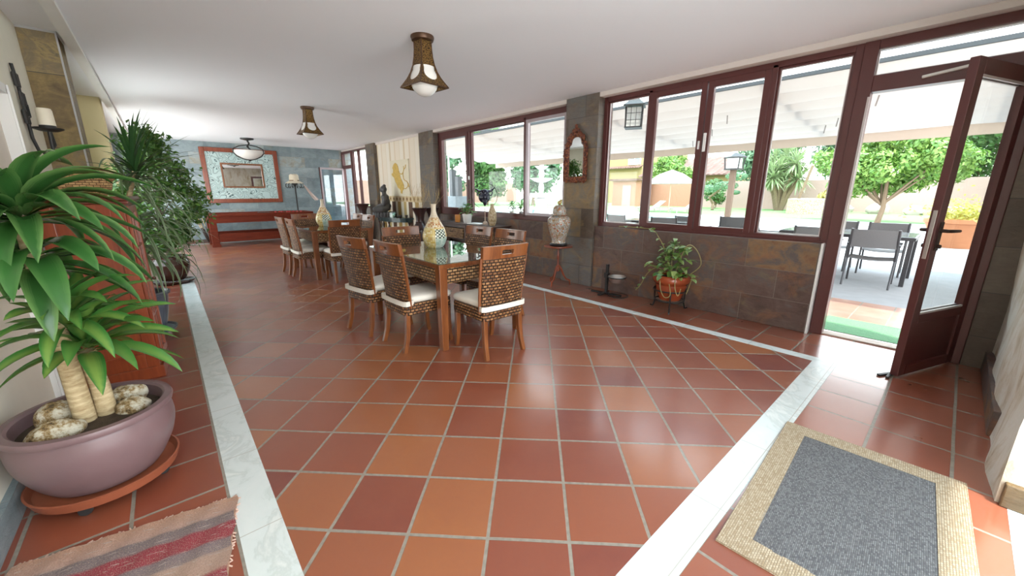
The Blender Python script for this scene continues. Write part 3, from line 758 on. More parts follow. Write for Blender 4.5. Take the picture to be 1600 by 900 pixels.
# saucer on castors and rocks
s_ = thing('plant_caddy', 'round terracotta saucer on castors under the mauve bowl', 'plant caddy', (PX,PY,0))
MB().lathe([(0,.045),(.225,.045),(.25,.055),(.266,.10),(.258,.102),(.242,.075),(.20,.072),(0,.072)], 40).build('saucer', M_terra, s_)
for k in range(4):
    a = R(-20+90*k); x, y = .20*math.cos(a), .20*math.sin(a)
    MB().tube([(x,y-.012,.024),(x,y+.012,.024)], .024, 14).build('castor', M_black, s_)
def rock_mat():
    t = NT('tufa_rock'); t.set(Roughness=.95); v = t.coord('Object'); n = t.noise(v, 22, 6, .75)
    t.base(t.ramp(n,[(.36,(.06,.04,.02)),(.46,(.34,.22,.09)),(.56,(.66,.60,.47)),(.75,(.78,.74,.64))])); t.bump(n, 1., .02); return t.m
M_rock = rock_mat()
for (x,y,z,r,sc,lab) in ((-.10,-.105,.30,.075,(1.25,.85,.75),'pale tufa rock in the mauve bowl, lowest one at the front left'),
   (-.115,.045,.315,.072,(1.0,.9,.95),'pale tufa rock in the mauve bowl, behind left of the canes'),
   (.135,-.02,.30,.062,(1.05,1,.75),'speckled tufa rock in the mauve bowl, right of the canes at the rim'),
   (.11,.115,.305,.07,(1.15,.8,.8),'brown tufa rock in the mauve bowl, behind right of the canes')):
    m = MB(); q = random.Random(int(x*1000)); m.ell((0,0,0),(r*sc[0],r*sc[1],r*sc[2]),16,11,.010,q)
    o = m.build('garden_rock', M_rock, None, loc=(PX+x,PY+y,.085+z-.01), angle=30)
    sb = o.modifiers.new('s','SUBSURF'); sb.levels = 1; sb.render_levels = 1
    tag(o, lab, 'rock', 'rocks in the dracaena bowl')

# spiky plant in the blue-grey pot
M_bluepot = plain('blue_grey_glaze', (.085,.10,.13), .3, var=.25)
sp = thing('spiky_potted_palm', 'spiky narrow-leaved palm in a blue-grey pot beside the cabinet', 'potted plant', (-.30,5.02,.075))
MB().lathe([(0,0)]+prof_spline([(.125,0),(.15,.05),(.178,.18),(.195,.30),(.20,.34)])+[(.218,.345),(.22,.365),(.20,.372),(.182,.36),(.175,.30),(0,.29)], 36).build('pot', M_bluepot, sp)
MB().lathe([(.175,.305),(.1,.315),(0,.32)], 20).build('soil', M_soil, sp)
MB().tube([(-.03,0,.3),(-.02,.0,.8),(.06,.0,1.2),(.15,0,1.48)], [.03,.026,.022,.018], 10).build('cane', M_cane, sp)
M_spike = leafmat('spiky_leaf', (.035,.10,.025), (.06,.15,.03), (.03,.08,.035), .3, .15, .6)
M_droop = leafmat('drooping_strap_leaf', (.10,.17,.07), (.35,.42,.30), (.14,.22,.09), .28, .2, .45)
rg = random.Random(5); m = MB()
for k in range(56):
    az = rg.uniform(0,6.28); el = R(rg.uniform(0,85)); L = rg.uniform(.36,.62)
    if math.cos(az) < -.2: L *= .6
    m.leaf((.15,0,1.46+rg.uniform(-.08,.08)), az, el, L*1.12, .028, R(rg.uniform(10,50)), 6, .2, 0, XL+.30+.012, .2)
m.build('leaf_crown', M_spike, sp, angle=80)
m = MB()
for k in range(64):
    az = rg.uniform(-2.0,1.0); el = R(rg.uniform(-5,60)); L = rg.uniform(.45,.85)
    m.leaf((.08,0,1.10+rg.uniform(-.45,.35)), az, el, L, .030, R(rg.uniform(105,150)), 9, .15, 0, XL+.30+.012, .15)
m.build('drooping_leaves', M_droop, sp, angle=80)
s_ = thing('plant_caddy', 'dark saucer on castors under the blue-grey pot', 'plant caddy', (-.30,5.02,0))
MB().lathe([(0,.045),(.18,.045),(.215,.06),(.225,.085),(.215,.085),(.20,.068),(0,.066)], 32).build('saucer', M_bluepot, s_)
for k in range(4):
    a = R(-60+90*k); x, y = .16*math.cos(a), .16*math.sin(a)
    MB().tube([(x,y-.011,.022),(x,y+.011,.022)], .022, 12).build('castor', M_steel, s_)

# ficus in the dark glazed pot
fx0, fy0 = -.06, 7.90
fc = thing('potted_ficus', 'bushy ficus tree in a dark brown glazed pot at the end of the marble strip', 'potted plant', (fx0,fy0,.045))
M_dkglaze = plain('dark_brown_glaze', (.045,.018,.012), .12, var=.4, vs=5)
MB().lathe([(0,0)]+prof_spline([(.13,0),(.17,.05),(.225,.17),(.235,.26),(.205,.33),(.20,.345)])+[(.23,.352),(.232,.372),(.205,.378),(.19,.33),(0,.31)], 36).build('pot', M_dkglaze, fc)
MB().lathe([(.19,.322),(0,.335)], 20).build('soil', M_soil, fc)
M_fleaf = leafmat('ficus_leaf', (.03,.10,.018), (.035,.115,.02), (.13,.24,.045), .28, .22, .8)
m = MB(); rg = random.Random(2)
m.tube([(0,0,.3),(.02,.02,.7),(.0,.03,1.1),(.03,0,1.5)], [.03,.025,.02,.012], 8)
br = []
for k in range(16):
    a = rg.uniform(0,6.28); z0 = rg.uniform(.6,1.4); L = rg.uniform(.3,.55)
    p = [(0.01,.02,z0)]
    for q in (1,2,3):
        p.append((.01+L*q/3*math.cos(a)*.9, .02+L*q/3*math.sin(a)*.9, z0+.28*q/3+.10*math.sin(q)))
    m.tube(p, [.010,.007,.005,.003], 5); br.append(p)
m.build('trunk', plain('grey_bark',(.20,.16,.12),.9,bump=.4), fc)
m = MB(); clumps = []
for k in range(84):
    z = rg.uniform(.48,2.1); rr = .52*math.sin(min(1,(2.2-z)/1.1)*PI/2)*(1 if z > .95 else .58)
    a = rg.uniform(0,6.28); q = rg.uniform(.35,1)**.6*rr
    clumps.append((q*math.cos(a), q*math.sin(a), z))
for (cx_,cy_,cz_) in clumps:
    for k in range(80):
        d_ = Vector((rg.gauss(0,.085),rg.gauss(0,.085),rg.gauss(0,.075)))
        p = Vector((cx_,cy_,cz_))+d_
        if p.x < XL-fx0+.09: continue
        nr = Vector((rg.gauss(0,.6),rg.gauss(0,.6),rg.gauss(.6,.5)))
        m.quadleaf(p, nr, rg.uniform(.06,.10), rg.uniform(.03,.045), (rg.gauss(0,1),rg.gauss(0,1),-.8))
m.build('foliage', M_fleaf, fc, smooth=False)
MB().lathe([(0,0),(.20,0),(.25,.02),(.262,.045),(.25,.045),(.225,.03),(0,.03)], 36).build('plant_saucer', M_dkglaze, None, loc=(fx0,fy0,.002))
tag(bpy.data.objects['plant_saucer'], 'dark glazed saucer on the floor under the ficus pot', 'saucer')

# wall sconce
sc_ = thing('wall_sconce', 'black iron chain-link wall sconce with pale candle cup on the left wall', 'wall lamp', (XL,4.86,0))
m = MB()
for (z,dy,tw) in ((2.19,-.01,0),(2.06,.012,1),(1.93,-.008,0),(1.985,.03,1)):
    P = []
    for k in range(4):
        a = PI/4+k*PI/2; P.append((.02+.004*tw, dy+.05*math.cos(a), z+.062*math.sin(a)))
    m.tube(P, .012, 6, closed=True)
m.tube([(.018,-.02,2.30),(.02,0,2.18),(.02,0,1.9)], .011, 6)
m.build('chain_link', M_black, sc_)
m = MB()
m.tube([(.02,0,1.92),(.02,0,1.78),(.035,.0,1.69),(.075,.0,1.665),(.11,0,1.70),(.115,0,1.84)], .011, 8)
m.tube([(.05,.03,1.67),(.09,.05,1.68),(.125,.045,1.74),(.12,.03,1.84)], .008, 8)
m.build('arm', M_black, sc_)
MB().lathe([(0,1.835),(.05,1.838),(.085,1.852),(.088,1.862),(.048,1.862),(.045,1.895),(0,1.895)], 24, c=(.115,0,0)).build('drip_pan', M_black, sc_)
MB().lathe([(.048,1.88),(.045,1.99),(.040,2.005),(0,2.0)], 24, c=(.115,0,0)).build('candle', plain('candle_wax',(.80,.74,.60),.5), sc_)

# ================================================================ RUGS
def rug(name, corners, th, mb_fn): pass
def jute():
    t = NT('grey_woven_mat'); t.set(Roughness=.95); v = t.coord('UV'); col, fac = t.brick(v, .011, .006, .0011, .5, 2, smooth=.8)
    n = t.noise(v, 90, 3)
    c = t.ramp(t.math('ADD',t.math('MULTIPLY',col,.6),t.math('MULTIPLY',n,.4)), [(.2,(.085,.085,.09)),(.5,(.14,.138,.14)),(.8,(.20,.20,.20))])
    t.base(t.mix(t.math('MULTIPLY',fac,.6), c, (.05,.045,.045))); t.bump(t.math('MULTIPLY',fac,-1.), .6, .003); return t.m
def jute2():
    t = NT('jute_border'); t.set(Roughness=.95); v = t.coord('UV'); col, fac = t.brick(v, .013, .008, .0014, .5, 2, smooth=.8)
    c = t.ramp(col, [(0,(.34,.25,.15)),(1,(.50,.41,.29))])
    t.base(t.mix(t.math('MULTIPLY',fac,.7), c, (.17,.12,.07))); t.bump(t.math('MULTIPLY',fac,-1.), .6, .003); return t.m
a, b, c = Vector((2.683,.472)), Vector((2.722,-.259)), Vector((1.475,.417))
ex = (a-c).normalized(); LX = (a-c).length; LY = (a-b).length
rgm = thing('door_mat', 'grey woven mat with a jute border on the tiles by the door', 'rug', (c.x,c.y,0), math.atan2(ex.y,ex.x))
def wav(x,y): return .003*math.sin(y*26+.8*math.sin(x*3))*(.3+.7*(math.sin(x*4+1)*.5+.5))
m = MB(); bw = .105
def sheet(m, x0,x1,y0,y1,z, nx=24, ny=18):
    m.slab(lambda u,v: ((x0+(x1-x0)*u,y0+(y1-y0)*v,z+abs(wav(x0+(x1-x0)*u,y0+(y1-y0)*v))),(x0+(x1-x0)*u,y0+(y1-y0)*v,.001)),nx,ny); return m
sheet(m, bw-.005, LX-bw+.005, -LY+bw-.005, -bw+.005, .007).build('mat_centre', jute(), rgm)
M_jute = jute2()
for (P, nm) in ((((0,0),(LX,0),(LX-bw,-bw),(bw,-bw)),0),(((0,-LY),(LX,-LY),(LX-bw,-LY+bw),(bw,-LY+bw)),1),(((0,0),(0,-LY),(bw,-LY+bw),(bw,-bw)),2),(((LX,0),(LX,-LY),(LX-bw,-LY+bw),(LX-bw,-bw)),3)):
    MB().prism(P if nm in (1,2) else P, .001, .0095).build('jute_border', M_jute, rgm, smooth=False)
def striped():
    t = NT('striped_rag_rug'); t.set(Roughness=1.); v = t.coord('UV'); sp_ = t.n('ShaderNodeSeparateXYZ'); t.l(v, sp_.inputs[0])
    n = t.noise(v, 150, 3, .7); n2 = t.noise(t.coord('UV',(14,90,1)), 1., 3)
    y = t.math('ADD', sp_.outputs[1], t.math('MULTIPLY', t.math('SUBTRACT',n2,.5), .02))
    y = t.math('MULTIPLY', y, -1/.9)
    c = t.ramp(y, [(0,(.70,.40,.26)),(.10,(.66,.42,.33)),(.115,(.26,.21,.21)),(.17,(.30,.24,.24)),(.185,(.42,.035,.06)),(.265,(.44,.05,.07)),(.28,(.28,.22,.23)),(.335,(.34,.27,.26)),(.35,(.62,.42,.32)),(.44,(.62,.40,.30)),(.46,(.42,.035,.06)),(.6,(.3,.22,.2)),(.8,(.6,.4,.3))], False)
    c = t.mix(t.math('MULTIPLY',t.math('GREATER_THAN',n2,.64),.6), c, (.70,.58,.52))
    sp2 = t.noise(v, 260, 2); c = t.mix(t.math('MULTIPLY',t.math('GREATER_THAN',sp2,.58),.55), c, (.72,.52,.40)); c = t.mix(t.math('MULTIPLY',t.math('LESS_THAN',sp2,.38),.35), c, (.20,.09,.09))
    t.base(t.mix(t.math('MULTIPLY',n,.55), c, (.10,.05,.05))); t.bump(n, 1., .012); return t.m
a, c = Vector((.046,1.978)), Vector((-.641,2.108)); ex = (a-c).normalized()
rr_ = thing('striped_rug', 'red, pink and grey striped rag rug in the lower left corner', 'rug', (c.x,c.y,0), math.atan2(ex.y,ex.x))
LX = (a-c).length
q = random.Random(4)
m = MB(); m.slab(lambda u,v: ((LX*u+.006*math.sin(v*40)*u,-.95*v,.012+.003*math.sin(u*37+v*23)),(LX*u,-.95*v,.001)),30,34).build('rug_pile', striped(), rr_)
m = MB()
for k in range(70):
    x = LX*q.random(); m.bar((x,0,.008),(x+q.uniform(-.01,.01),q.uniform(.006,.02),.004),.004)
for k in range(60):
    y = -.95*q.random(); m.bar((LX,y,.008),(LX+q.uniform(.004,.012),y+q.uniform(-.01,.01),.004),.004)
m.build('fringe', plain('rug_fringe',(.66,.45,.36),1.), rr_, smooth=False)['kind'] = 'stuff'
# ================================================================ WINDOW SIDE
# ornate mirror on the slate pillar
om = thing('ornate_wall_mirror', 'small arched mirror in a carved red-brown frame on the slate pillar', 'mirror', (4.62,3.83,1.5))
def arch(s, o):      # outline of the arched opening, grown by o
    P = [(-.135-o,.10-o),(-.135-o,.50)]
    P += [(-.125-o*.9,.53+o*.2),(-.10-o*.8,.545+o*.5),(-.085-o*.7,.60+o*.7)]
    P += [(.085*math.cos(a)*(1+o*7), .60+o*.7+.045*math.sin(a)*(1+o*3)) for a in (R(150),R(120),R(90),R(60),R(30))]
    P += [(.085+o*.7,.60+o*.7),(.10+o*.8,.545+o*.5),(.125+o*.9,.53+o*.2),(.135+o,.50),(.135+o,.10-o)]
    return P
M_carv = NT('carved_frame'); M_carv.set(Roughness=.35)
v_ = M_carv.coord('Object'); n_ = M_carv.noise(v_, 38, 4, .65); M_carv.base(M_carv.ramp(n_,[(.35,(.03,.008,.006)),(.5,(.16,.035,.018)),(.66,(.42,.17,.05))])); M_carv.bump(n_, 1., .02); M_carv = M_carv.m
A, B = arch(0,0.), arch(0,.068); m = MB()
for (x,w0,w1) in ((-.045,.0,1.),):
    a0 = [m.v((-.028,y,z)) for y,z in A]; b0 = [m.v((-.03,y,z)) for y,z in B]; a1 = [m.v((-.002,y,z)) for y,z in A]; b1 = [m.v((-.002,y,z)) for y,z in B]
    mid = [m.v((-.052,(p[0]+q[0])/2,(p[1]+q[1])/2)) for p,q in zip(A,B)]
    n = len(A)
    for i in range(n):
        j = (i+1)%n
        m.f([a0[i],a0[j],mid[j],mid[i]]); m.f([mid[i],mid[j],b0[j],b0[i]]); m.f([b0[i],b0[j],b1[j],b1[i]]); m.f([a1[i],a1[j],a0[j],a0[i]])
m.build('frame', M_carv, om, angle=60)
m = MB(); q = random.Random(6); BB = arch(0,.060); n = len(BB)
for i in range(n):
    p0, p1 = Vector(BB[i]), Vector(BB[(i+1)%n]); k = max(1,int((p1-p0).length/.028))
    for j in range(k):
        p = p0.lerp(p1,(j+.5)/k); r = q.uniform(.018,.032)
        m.ell((-.036,p.x+q.uniform(-.01,.01),p.y+q.uniform(-.008,.008)),(r*.7,r,r*q.uniform(.8,1.4)),7,5)
for (y,z,r) in ((0,.745,.036),(-.045,.725,.03),(.045,.725,.03),(0,.79,.026),(-.19,.06,.032),(.19,.06,.032),(-.09,.055,.028),(.09,.055,.028),(0,.05,.035),(-.2,.46,.024),(.2,.46,.024),(-.18,.55,.026),(.18,.55,.026)):
    m.ell((-.034,y,z),(.02,r,r*1.1),8,6)
m.build('carving', M_carv, om)
m = MB(); a0 = [m.v((-.014,y,z)) for y,z in arch(0,.004)]; b0 = [m.v((-.004,y,z)) for y,z in arch(0,.004)]
m.f(a0); m.f(b0[::-1])
for i in range(len(a0)): m.f([a0[i],a0[(i+1)%len(a0)],b0[(i+1)%len(a0)],b0[i]])
m.build('glass', M_mirror, om, smooth=False)

# pedestal table and ginger jar
PTX, PTY = 4.36, 3.90
pd = thing('pedestal_table', 'small round cherry pedestal table under the painted ginger jar', 'side table', (PTX,PTY,0))
MB().lathe([(0,.575),(.20,.578),(.215,.588),(.212,.60),(.0,.602)], 36).build('tabletop', M_woodred, pd)
MB().lathe([(0,.20)]+prof_spline([(.030,.21),(.034,.26),(.018,.31),(.015,.38),(.022,.44),(.014,.50),(.016,.55),(.045,.577)])+[(0,.577)], 20).build('column', M_woodred, pd)
for k in range(3):
    a = R(75+120*k); c_, s_ = math.cos(a), math.sin(a)
    MB().tube([(r*c_,r*s_,z) for r,z in ((.012,.30),(.05,.25),(.09,.15),(.13,.09),(.185,.07),(.195,.0))], [.016,.016,.014,.013,.013,.011], 8).build('leg', M_woodred, pd)
def imari():
    t = NT('painted_porcelain'); t.set(Roughness=.12)
    v = t.coord('UV',(7,9,1)); vo = t.n('ShaderNodeTexVoronoi'); vo.inputs['Scale'].default_value = 2.6; t.l(v, vo.inputs['Vector'])
    n = t.noise(v, 3.2, 5, .6, 1.4)
    c = t.ramp(n, [(.30,(.03,.05,.12)),(.38,(.50,.52,.48)),(.48,(.30,.09,.03)),(.51,(.40,.24,.07)),(.545,(.05,.09,.11)),(.575,(.52,.53,.48)),(.68,(.16,.22,.20)),(.74,(.48,.46,.36))], True)
    c = t.mix(t.math('LESS_THAN',vo.outputs['Distance'],.22), c, (.45,.10,.035)); t.base(c); return t.m
M_imari = imari()
gj = thing('ginger_jar', 'painted porcelain ginger jar with domed lid on the pedestal table', 'jar', (PTX,PTY,.602))
MB().lathe([(0,0),(.125,0),(.135,.015),(.122,.035),(.115,.04),(0,.04)], 32).build('stand', M_black, gj)
MB().lathe([(0,.04)]+prof_spline([(.11,.04),(.105,.09),(.125,.15),(.158,.26),(.172,.34),(.160,.405),(.105,.44),(.09,.455)])+[(0,.455)], 40, uv=True).build('body', M_imari, gj)
ld = MB().lathe([(0,.452),(.128,.452),(.132,.462),(.10,.475)]+prof_spline([(.096,.476),(.097,.52),(.085,.56),(.05,.59),(.018,.60)])+[(0,.602)], 36, uv=True).build('lid', M_imari, gj)
m = MB(); m.ell((0,0,.625),(.032,.032,.03),12,8); m.ell((.012,-.012,.655),(.02,.02,.018),10,7)
m.build('finial', plain('gilt_finial',(.50,.34,.14),.3,.3), ld)

# dog bowl stand
bs = thing('pet_bowl_stand', 'black metal pet bowl stand with a steel bowl on the floor by the low wall', 'pet bowl stand', (4.44,3.03,0))
m = MB().bar((-.02,.26,.012),(.01,-.20,.012),.045,.022).bar((-.17,.03,.016),(.08,.05,.016),.04,.02)
m.build('base', M_black, bs, smooth=False, bevel=.003)
MB().bar((0,.03,.02),(0,.03,.42),.035,.035).build('post', M_black, bs, smooth=False, bevel=.003)
m = MB(); m.tube([(-.0+.115*math.cos(a),-.13+.115*math.sin(a),.265) for a in [2*PI*k/28 for k in range(28)]], .008, 6, closed=True)
m.bar((0,.03,.28),(0,-.02,.265),.02,.02); m.box(-.03,.03,.0,.06,.235,.30)
m.build('bowl_ring', M_black, bs, smooth=False)
MB().lathe([(0,.195),(.075,.195),(.10,.23),(.112,.272),(.118,.275),(.113,.279),(.105,.272),(.09,.23),(.06,.205),(0,.203)], 30, c=(0,-.13,0)).build('bowl', M_steel, bs)
m = MB(); m.tube([(.02+.13*math.cos(a),-.15+.13*math.sin(a),.012) for a in [2*PI*k/28 for k in range(28)]], .006, 6, closed=True); m.build('base_ring', M_black, bs)

# pothos on iron stand
PH = (4.405,2.13)
st_ = thing('plant_stand', 'black iron ring stand holding the glazed terracotta pot', 'plant stand', (*PH,0))
for k in range(3):
    a = R(208+120*k); c_, s_ = math.cos(a), math.sin(a)
    MB().tube([(r*c_,r*s_,z) for r,z in ((.20,.26),(.20,.15),(.19,.07),(.215,.0),(.245,.012))], .010, 6).build('leg', M_black, st_)
m = MB()
for (r,z) in ((.192,.25),(.165,.125)): m.tube([(r*math.cos(a),r*math.sin(a),z) for a in [2*PI*k/32 for k in range(32)]], .008, 6, closed=True)
m.build('ring', M_black, st_)
M_gterra = plain('glazed_terracotta', (.30,.06,.022), .14, var=.3, vs=5)
po = thing('potted_pothos', 'trailing pothos in a glossy terracotta pot under the window', 'potted plant', (*PH,.135))
MB().lathe([(0,0),(.12,0)]+prof_spline([(.125,.01),(.155,.09),(.175,.16),(.178,.185)])+[(.182,.19)]+prof_spline([(.185,.195),(.212,.23),(.208,.275),(.185,.297)])+[(.17,.29),(.165,.25),(0,.245)], 36).build('pot', M_gterra, po)
MB().lathe([(.166,.262),(0,.275)], 20).build('soil', M_soil, po)
M_poth = leafmat('pothos_leaf', (.07,.20,.035), (.14,.31,.05), (.40,.48,.16), .3, .2, .5)
M_stem = plain('pothos_stem', (.30,.26,.10), .6)
rg = random.Random(21); m = MB(); ms = MB()
def heart(m, c, d, up, L):
    m.leaf(c, math.atan2(d[1],d[0]), d[2], L, L*.62, R(50), 4, .12, rg.uniform(-.6,.6), None, .3)
for k in range(135):
    a = rg.uniform(0,6.28); r = abs(rg.gauss(0,.12)); z = .27+rg.uniform(.02,.46)*(1-r/.34 if r < .3 else .2)
    c = (r*math.cos(a), r*math.sin(a), z)
    if c[0] > .16: continue
    heart(m, c, (math.cos(a)-.3, math.sin(a), rg.uniform(-.4,1.)), 0, rg.uniform(.07,.13))
vines = [[(0,0,.28),(-.05,.10,.60),(-.02,.20,.72),(.14,.36,.782),(.27,.55,.785),(.29,.75,.787),(.29,1.0,.785)],
 [(0,.02,.28),(-.05,.16,.36),(-.08,.27,.28),(-.06,.36,.12),(-.08,.42,.03)],
 [(0,-.03,.28),(-.02,-.14,.64),(.02,-.24,.62),(.05,-.30,.45),(.03,-.20,.32),(-.05,-.26,.30),(-.08,-.22,.08)],
 [(0,0,.28),(-.16,.04,.34),(-.22,.02,.18),(-.20,-.03,.06),(-.20,-.10,.10),(-.19,-.06,.26)],
 [(0,-.02,.28),(-.12,-.10,.36),(-.19,-.14,.20),(-.18,-.18,.10),(-.16,-.2,.2)],
 [(0,0,.28),(.0,.02,.5),(-.03,-.02,.66)]]
for V_ in vines:
    P = prof3 = []
    for i in range(len(V_)-1):
        p0,p1,p2,p3 = [Vector(V_[j]) for j in (max(i-1,0),i,i+1,min(i+2,len(V_)-1))]
        for k in range(5):
            u = k/5; P.append(.5*((2*p1)+(p2-p0)*u+(2*p0-5*p1+4*p2-p3)*u*u+(3*p1-p0-3*p2+p3)*u**3))
    ms.tube(P, .005, 5)
    if V_ is vines[0] or V_ is vines[1] or V_ is vines[5]:
        for i in range(6,len(P),3):
            a = rg.uniform(2.2,4.2); heart(m, P[i]+Vector((0,0,.004)), (math.cos(a),math.sin(a),rg.uniform(.0,.9)), 0, rg.uniform(.06,.10))
ms.build('vine_stem', M_stem, po); m.build('foliage', M_poth, po, angle=80)

# console table under the second window
cs = thing('console_table', 'dark wood console table with a woven drawer under the second window', 'console table', (4.34,5.35,0))
MB().box(-.02,.335,-.02,2.02,.755,.785).build('tabletop', M_wooddk, cs, smooth=False, bevel=.005)
for x in (.02,.30):
    for y in (.03,.97,1.97): MB().bar((x,y,0),(x,y,.755),.055,.055).build('leg', M_wooddk, cs, smooth=False, bevel=.003)
MB().box(.005,.32,.01,1.99,.69,.755).build('apron', M_wooddk, cs, smooth=False)
MB().box(.02,.31,.05,1.95,.45,.475).build('lower_shelf', M_wooddk, cs, smooth=False)
for (a,b) in ((1.03,1.90),(.06,.92)):
    d = MB().box(.008,.30,a+.03,b-.03,.475,.675).build('drawer', M_weavelt, cs, smooth=False, bevel=.006)
    MB().tube([(.0,(a+b)/2-.05,.60),(-.012,(a+b)/2,.60),(.0,(a+b)/2+.05,.60)], .006, 6).build('handle', M_black, d)

M_whitepot = plain('white_ceramic', (.78,.77,.74), .25)
M_hleaf = leafmat('house_leaf', (.05,.17,.03), (.09,.26,.05), (.16,.32,.08), .35, .25, .6)
def smallplant(name, label, loc, potm, pr, ph, n, h, grp=None, sd=1, sq=False):
    t = thing(name, label, 'potted plant', loc, 0, grp); q = random.Random(sd)
    MB().lathe([(0,0),(pr*.75,0),(pr,ph),(pr*.9,ph),(pr*.85,ph*.85),(0,ph*.85)], 24).build('pot', potm, t)
    m = MB(); ms = MB()
    for k in range(n):
        a = q.uniform(0,6.28); r = abs(q.gauss(0,pr*.7)); z = ph+q.uniform(.02,h)*(1-.35*r/pr)
        c = (r*math.cos(a),r*math.sin(a),z)
        m.leaf(c, a, q.uniform(-.2,1.1), q.uniform(.06,.11), q.uniform(.03,.045), R(60), 4, .15, q.uniform(-.5,.5))
        if k%6 == 0: ms.tube([(c[0]*.2,c[1]*.2,ph*.8),(c[0]*.6,c[1]*.6,(ph+z)/2),c], .004, 4)
    ms.build('stem', M_stem, t); m.build('foliage', M_hleaf, t, angle=80); return t
smallplant('potted_houseplant','small leafy plant in a white pot on the console table',(4.47,6.42,.785),M_whitepot,.10,.17,70,.24,sd=3)
oc = thing('candle_holder','orange glass candle holder beside the white plant pot','candle holder',(4.44,6.72,.785))
MB().lathe([(0,0),(.05,0),(.058,.10),(.055,.15),(.05,.15),(.05,.02),(0,.02)],20).build('cup', plain('orange_glass',(.55,.22,.05),.15), oc)
MB().lathe([(0,.02),(.04,.02),(.04,.10),(0,.10)],16).build('candle', plain('orange_wax',(.62,.34,.12),.5), oc)
bv = MB().lathe([(0,0)]+prof_spline([(.05,0),(.07,.06),(.078,.15),(.066,.25),(.038,.32),(.033,.36),(.036,.385)])+[(.026,.38),(.02,.3),(0,.28)], 28, uv=True)
t = NT('beige_scaled_glaze'); t.set(Roughness=.3); v_ = t.coord('UV',(12,22,1)); n_ = t.noise(v_,1.3,3); t.base(t.ramp(n_,[(.35,(.34,.23,.11)),(.55,(.56,.44,.27)),(.75,(.66,.58,.44))])); t.bump(n_,.3,.004)
tag(bv.build('slim_vase', t.m, None, loc=(4.45,5.60,.7855)), 'slim beige vase on the console table', 'vase')
pp = MB().prism([(-.11,-.15),(.11,-.15),(.10,.15),(-.12,.15)],0,.012); tag(pp.build('paper_pad', M_white, None, loc=(4.47,6.10,.7855), rot=(0,0,R(12)), smooth=False), 'white paper pad lying on the console table', 'paper')
# bull head on a ring
bl = thing('bull_head_sculpture', 'black bull head sculpture in a thin ring on a pale stem, on the console', 'sculpture', (4.50,5.88,.785), math.atan2(-5.88,-4.5))
# local +x looks at the camera, y sideways
MB().lathe([(0,0),(.05,0),(.052,.02),(.035,.05),(.03,.055),(0,.055)],16).build('base', plain('pale_wood',(.62,.46,.36),.5), bl)
MB().tube([(0,0,.05),(.005,0,.15),(0,0,.29)],[.012,.008,.008],8).build('stem', bpy.data.materials['pale_wood'], bl)
m = MB(); m.tube([(0,.235*math.cos(a),.525+.235*math.sin(a)) for a in [2*PI*k/48 for k in range(48)]], .0045, 6, closed=True); m.build('ring', M_black, bl)
m = MB()
m.ell((.02,0,.575),(.06,.085,.07),14,10); m.ell((.04,0,.50),(.055,.07,.085),14,10); m.ell((.055,0,.415),(.045,.042,.06),14,10); m.ell((0,-.01,.50),(.05,.11,.11),14,10)
m.ell((.055,0,.37),(.03,.022,.035),10,7)
hb = m.build('head', plain('black_patina',(.025,.027,.045),.22,.2), bl); rm = hb.modifiers.new('r','REMESH'); rm.mode='VOXEL'; rm.voxel_size=.01; rm.use_smooth_shade=True
for s in (-1,1):
    MB().tube([(.0,s*.06,.61),(.0,s*.11,.61),(.0,s*.15,.64),(.0,s*.19,.675 if s > 0 else .63)],[.022,.02,.015,.003],8).build('horn', bpy.data.materials['black_patina'], hb)
    m = MB(); m.tube([(.01,s*.105+.035*math.cos(a),.575+.042*math.sin(a)) for a in [2*PI*k/20 for k in range(20)]], .011, 6, closed=True); m.build('ear', bpy.data.materials['black_patina'], hb)

# ================================================================ NICHE
NZ = .74
dc = thing('demilune_console', 'dark half-round console table under the striped wallpaper', 'console table', (4.655,9.93,0))
def demi(r, n=24): return [(-.46*math.sin(PI*k/n), r*math.cos(PI*k/n)) for k in range(n+1)]
M_green = plain('dark_green_lacquer', (.035,.06,.062), .2)
MB().prism(demi(.92), NZ-.03, NZ).build('tabletop', M_green, dc, smooth=False, bevel=.004)
MB().prism([(x*.9,y*.92) for x,y in demi(.92)], NZ-.11, NZ-.03).build('apron', M_green, dc, smooth=False)
for (x,y) in ((-.38,.30),(-.38,-.30),(-.06,.78),(-.06,-.78)):
    MB().lathe([(0,0),(.02,0)]+prof_spline([(.02,.02),(.026,.2),(.018,.35),(.034,.5),(.02,.56),(.035,.62)])+[(.035,NZ-.1),(0,NZ-.1)], 14, c=(x,y,0)).build('leg', M_wooddk, dc)
SS = 1.3
bd = thing('seated_statue', 'dark grey seated statue with folded legs on the half-round console', 'statue', (4.33,9.92,NZ), R(150))
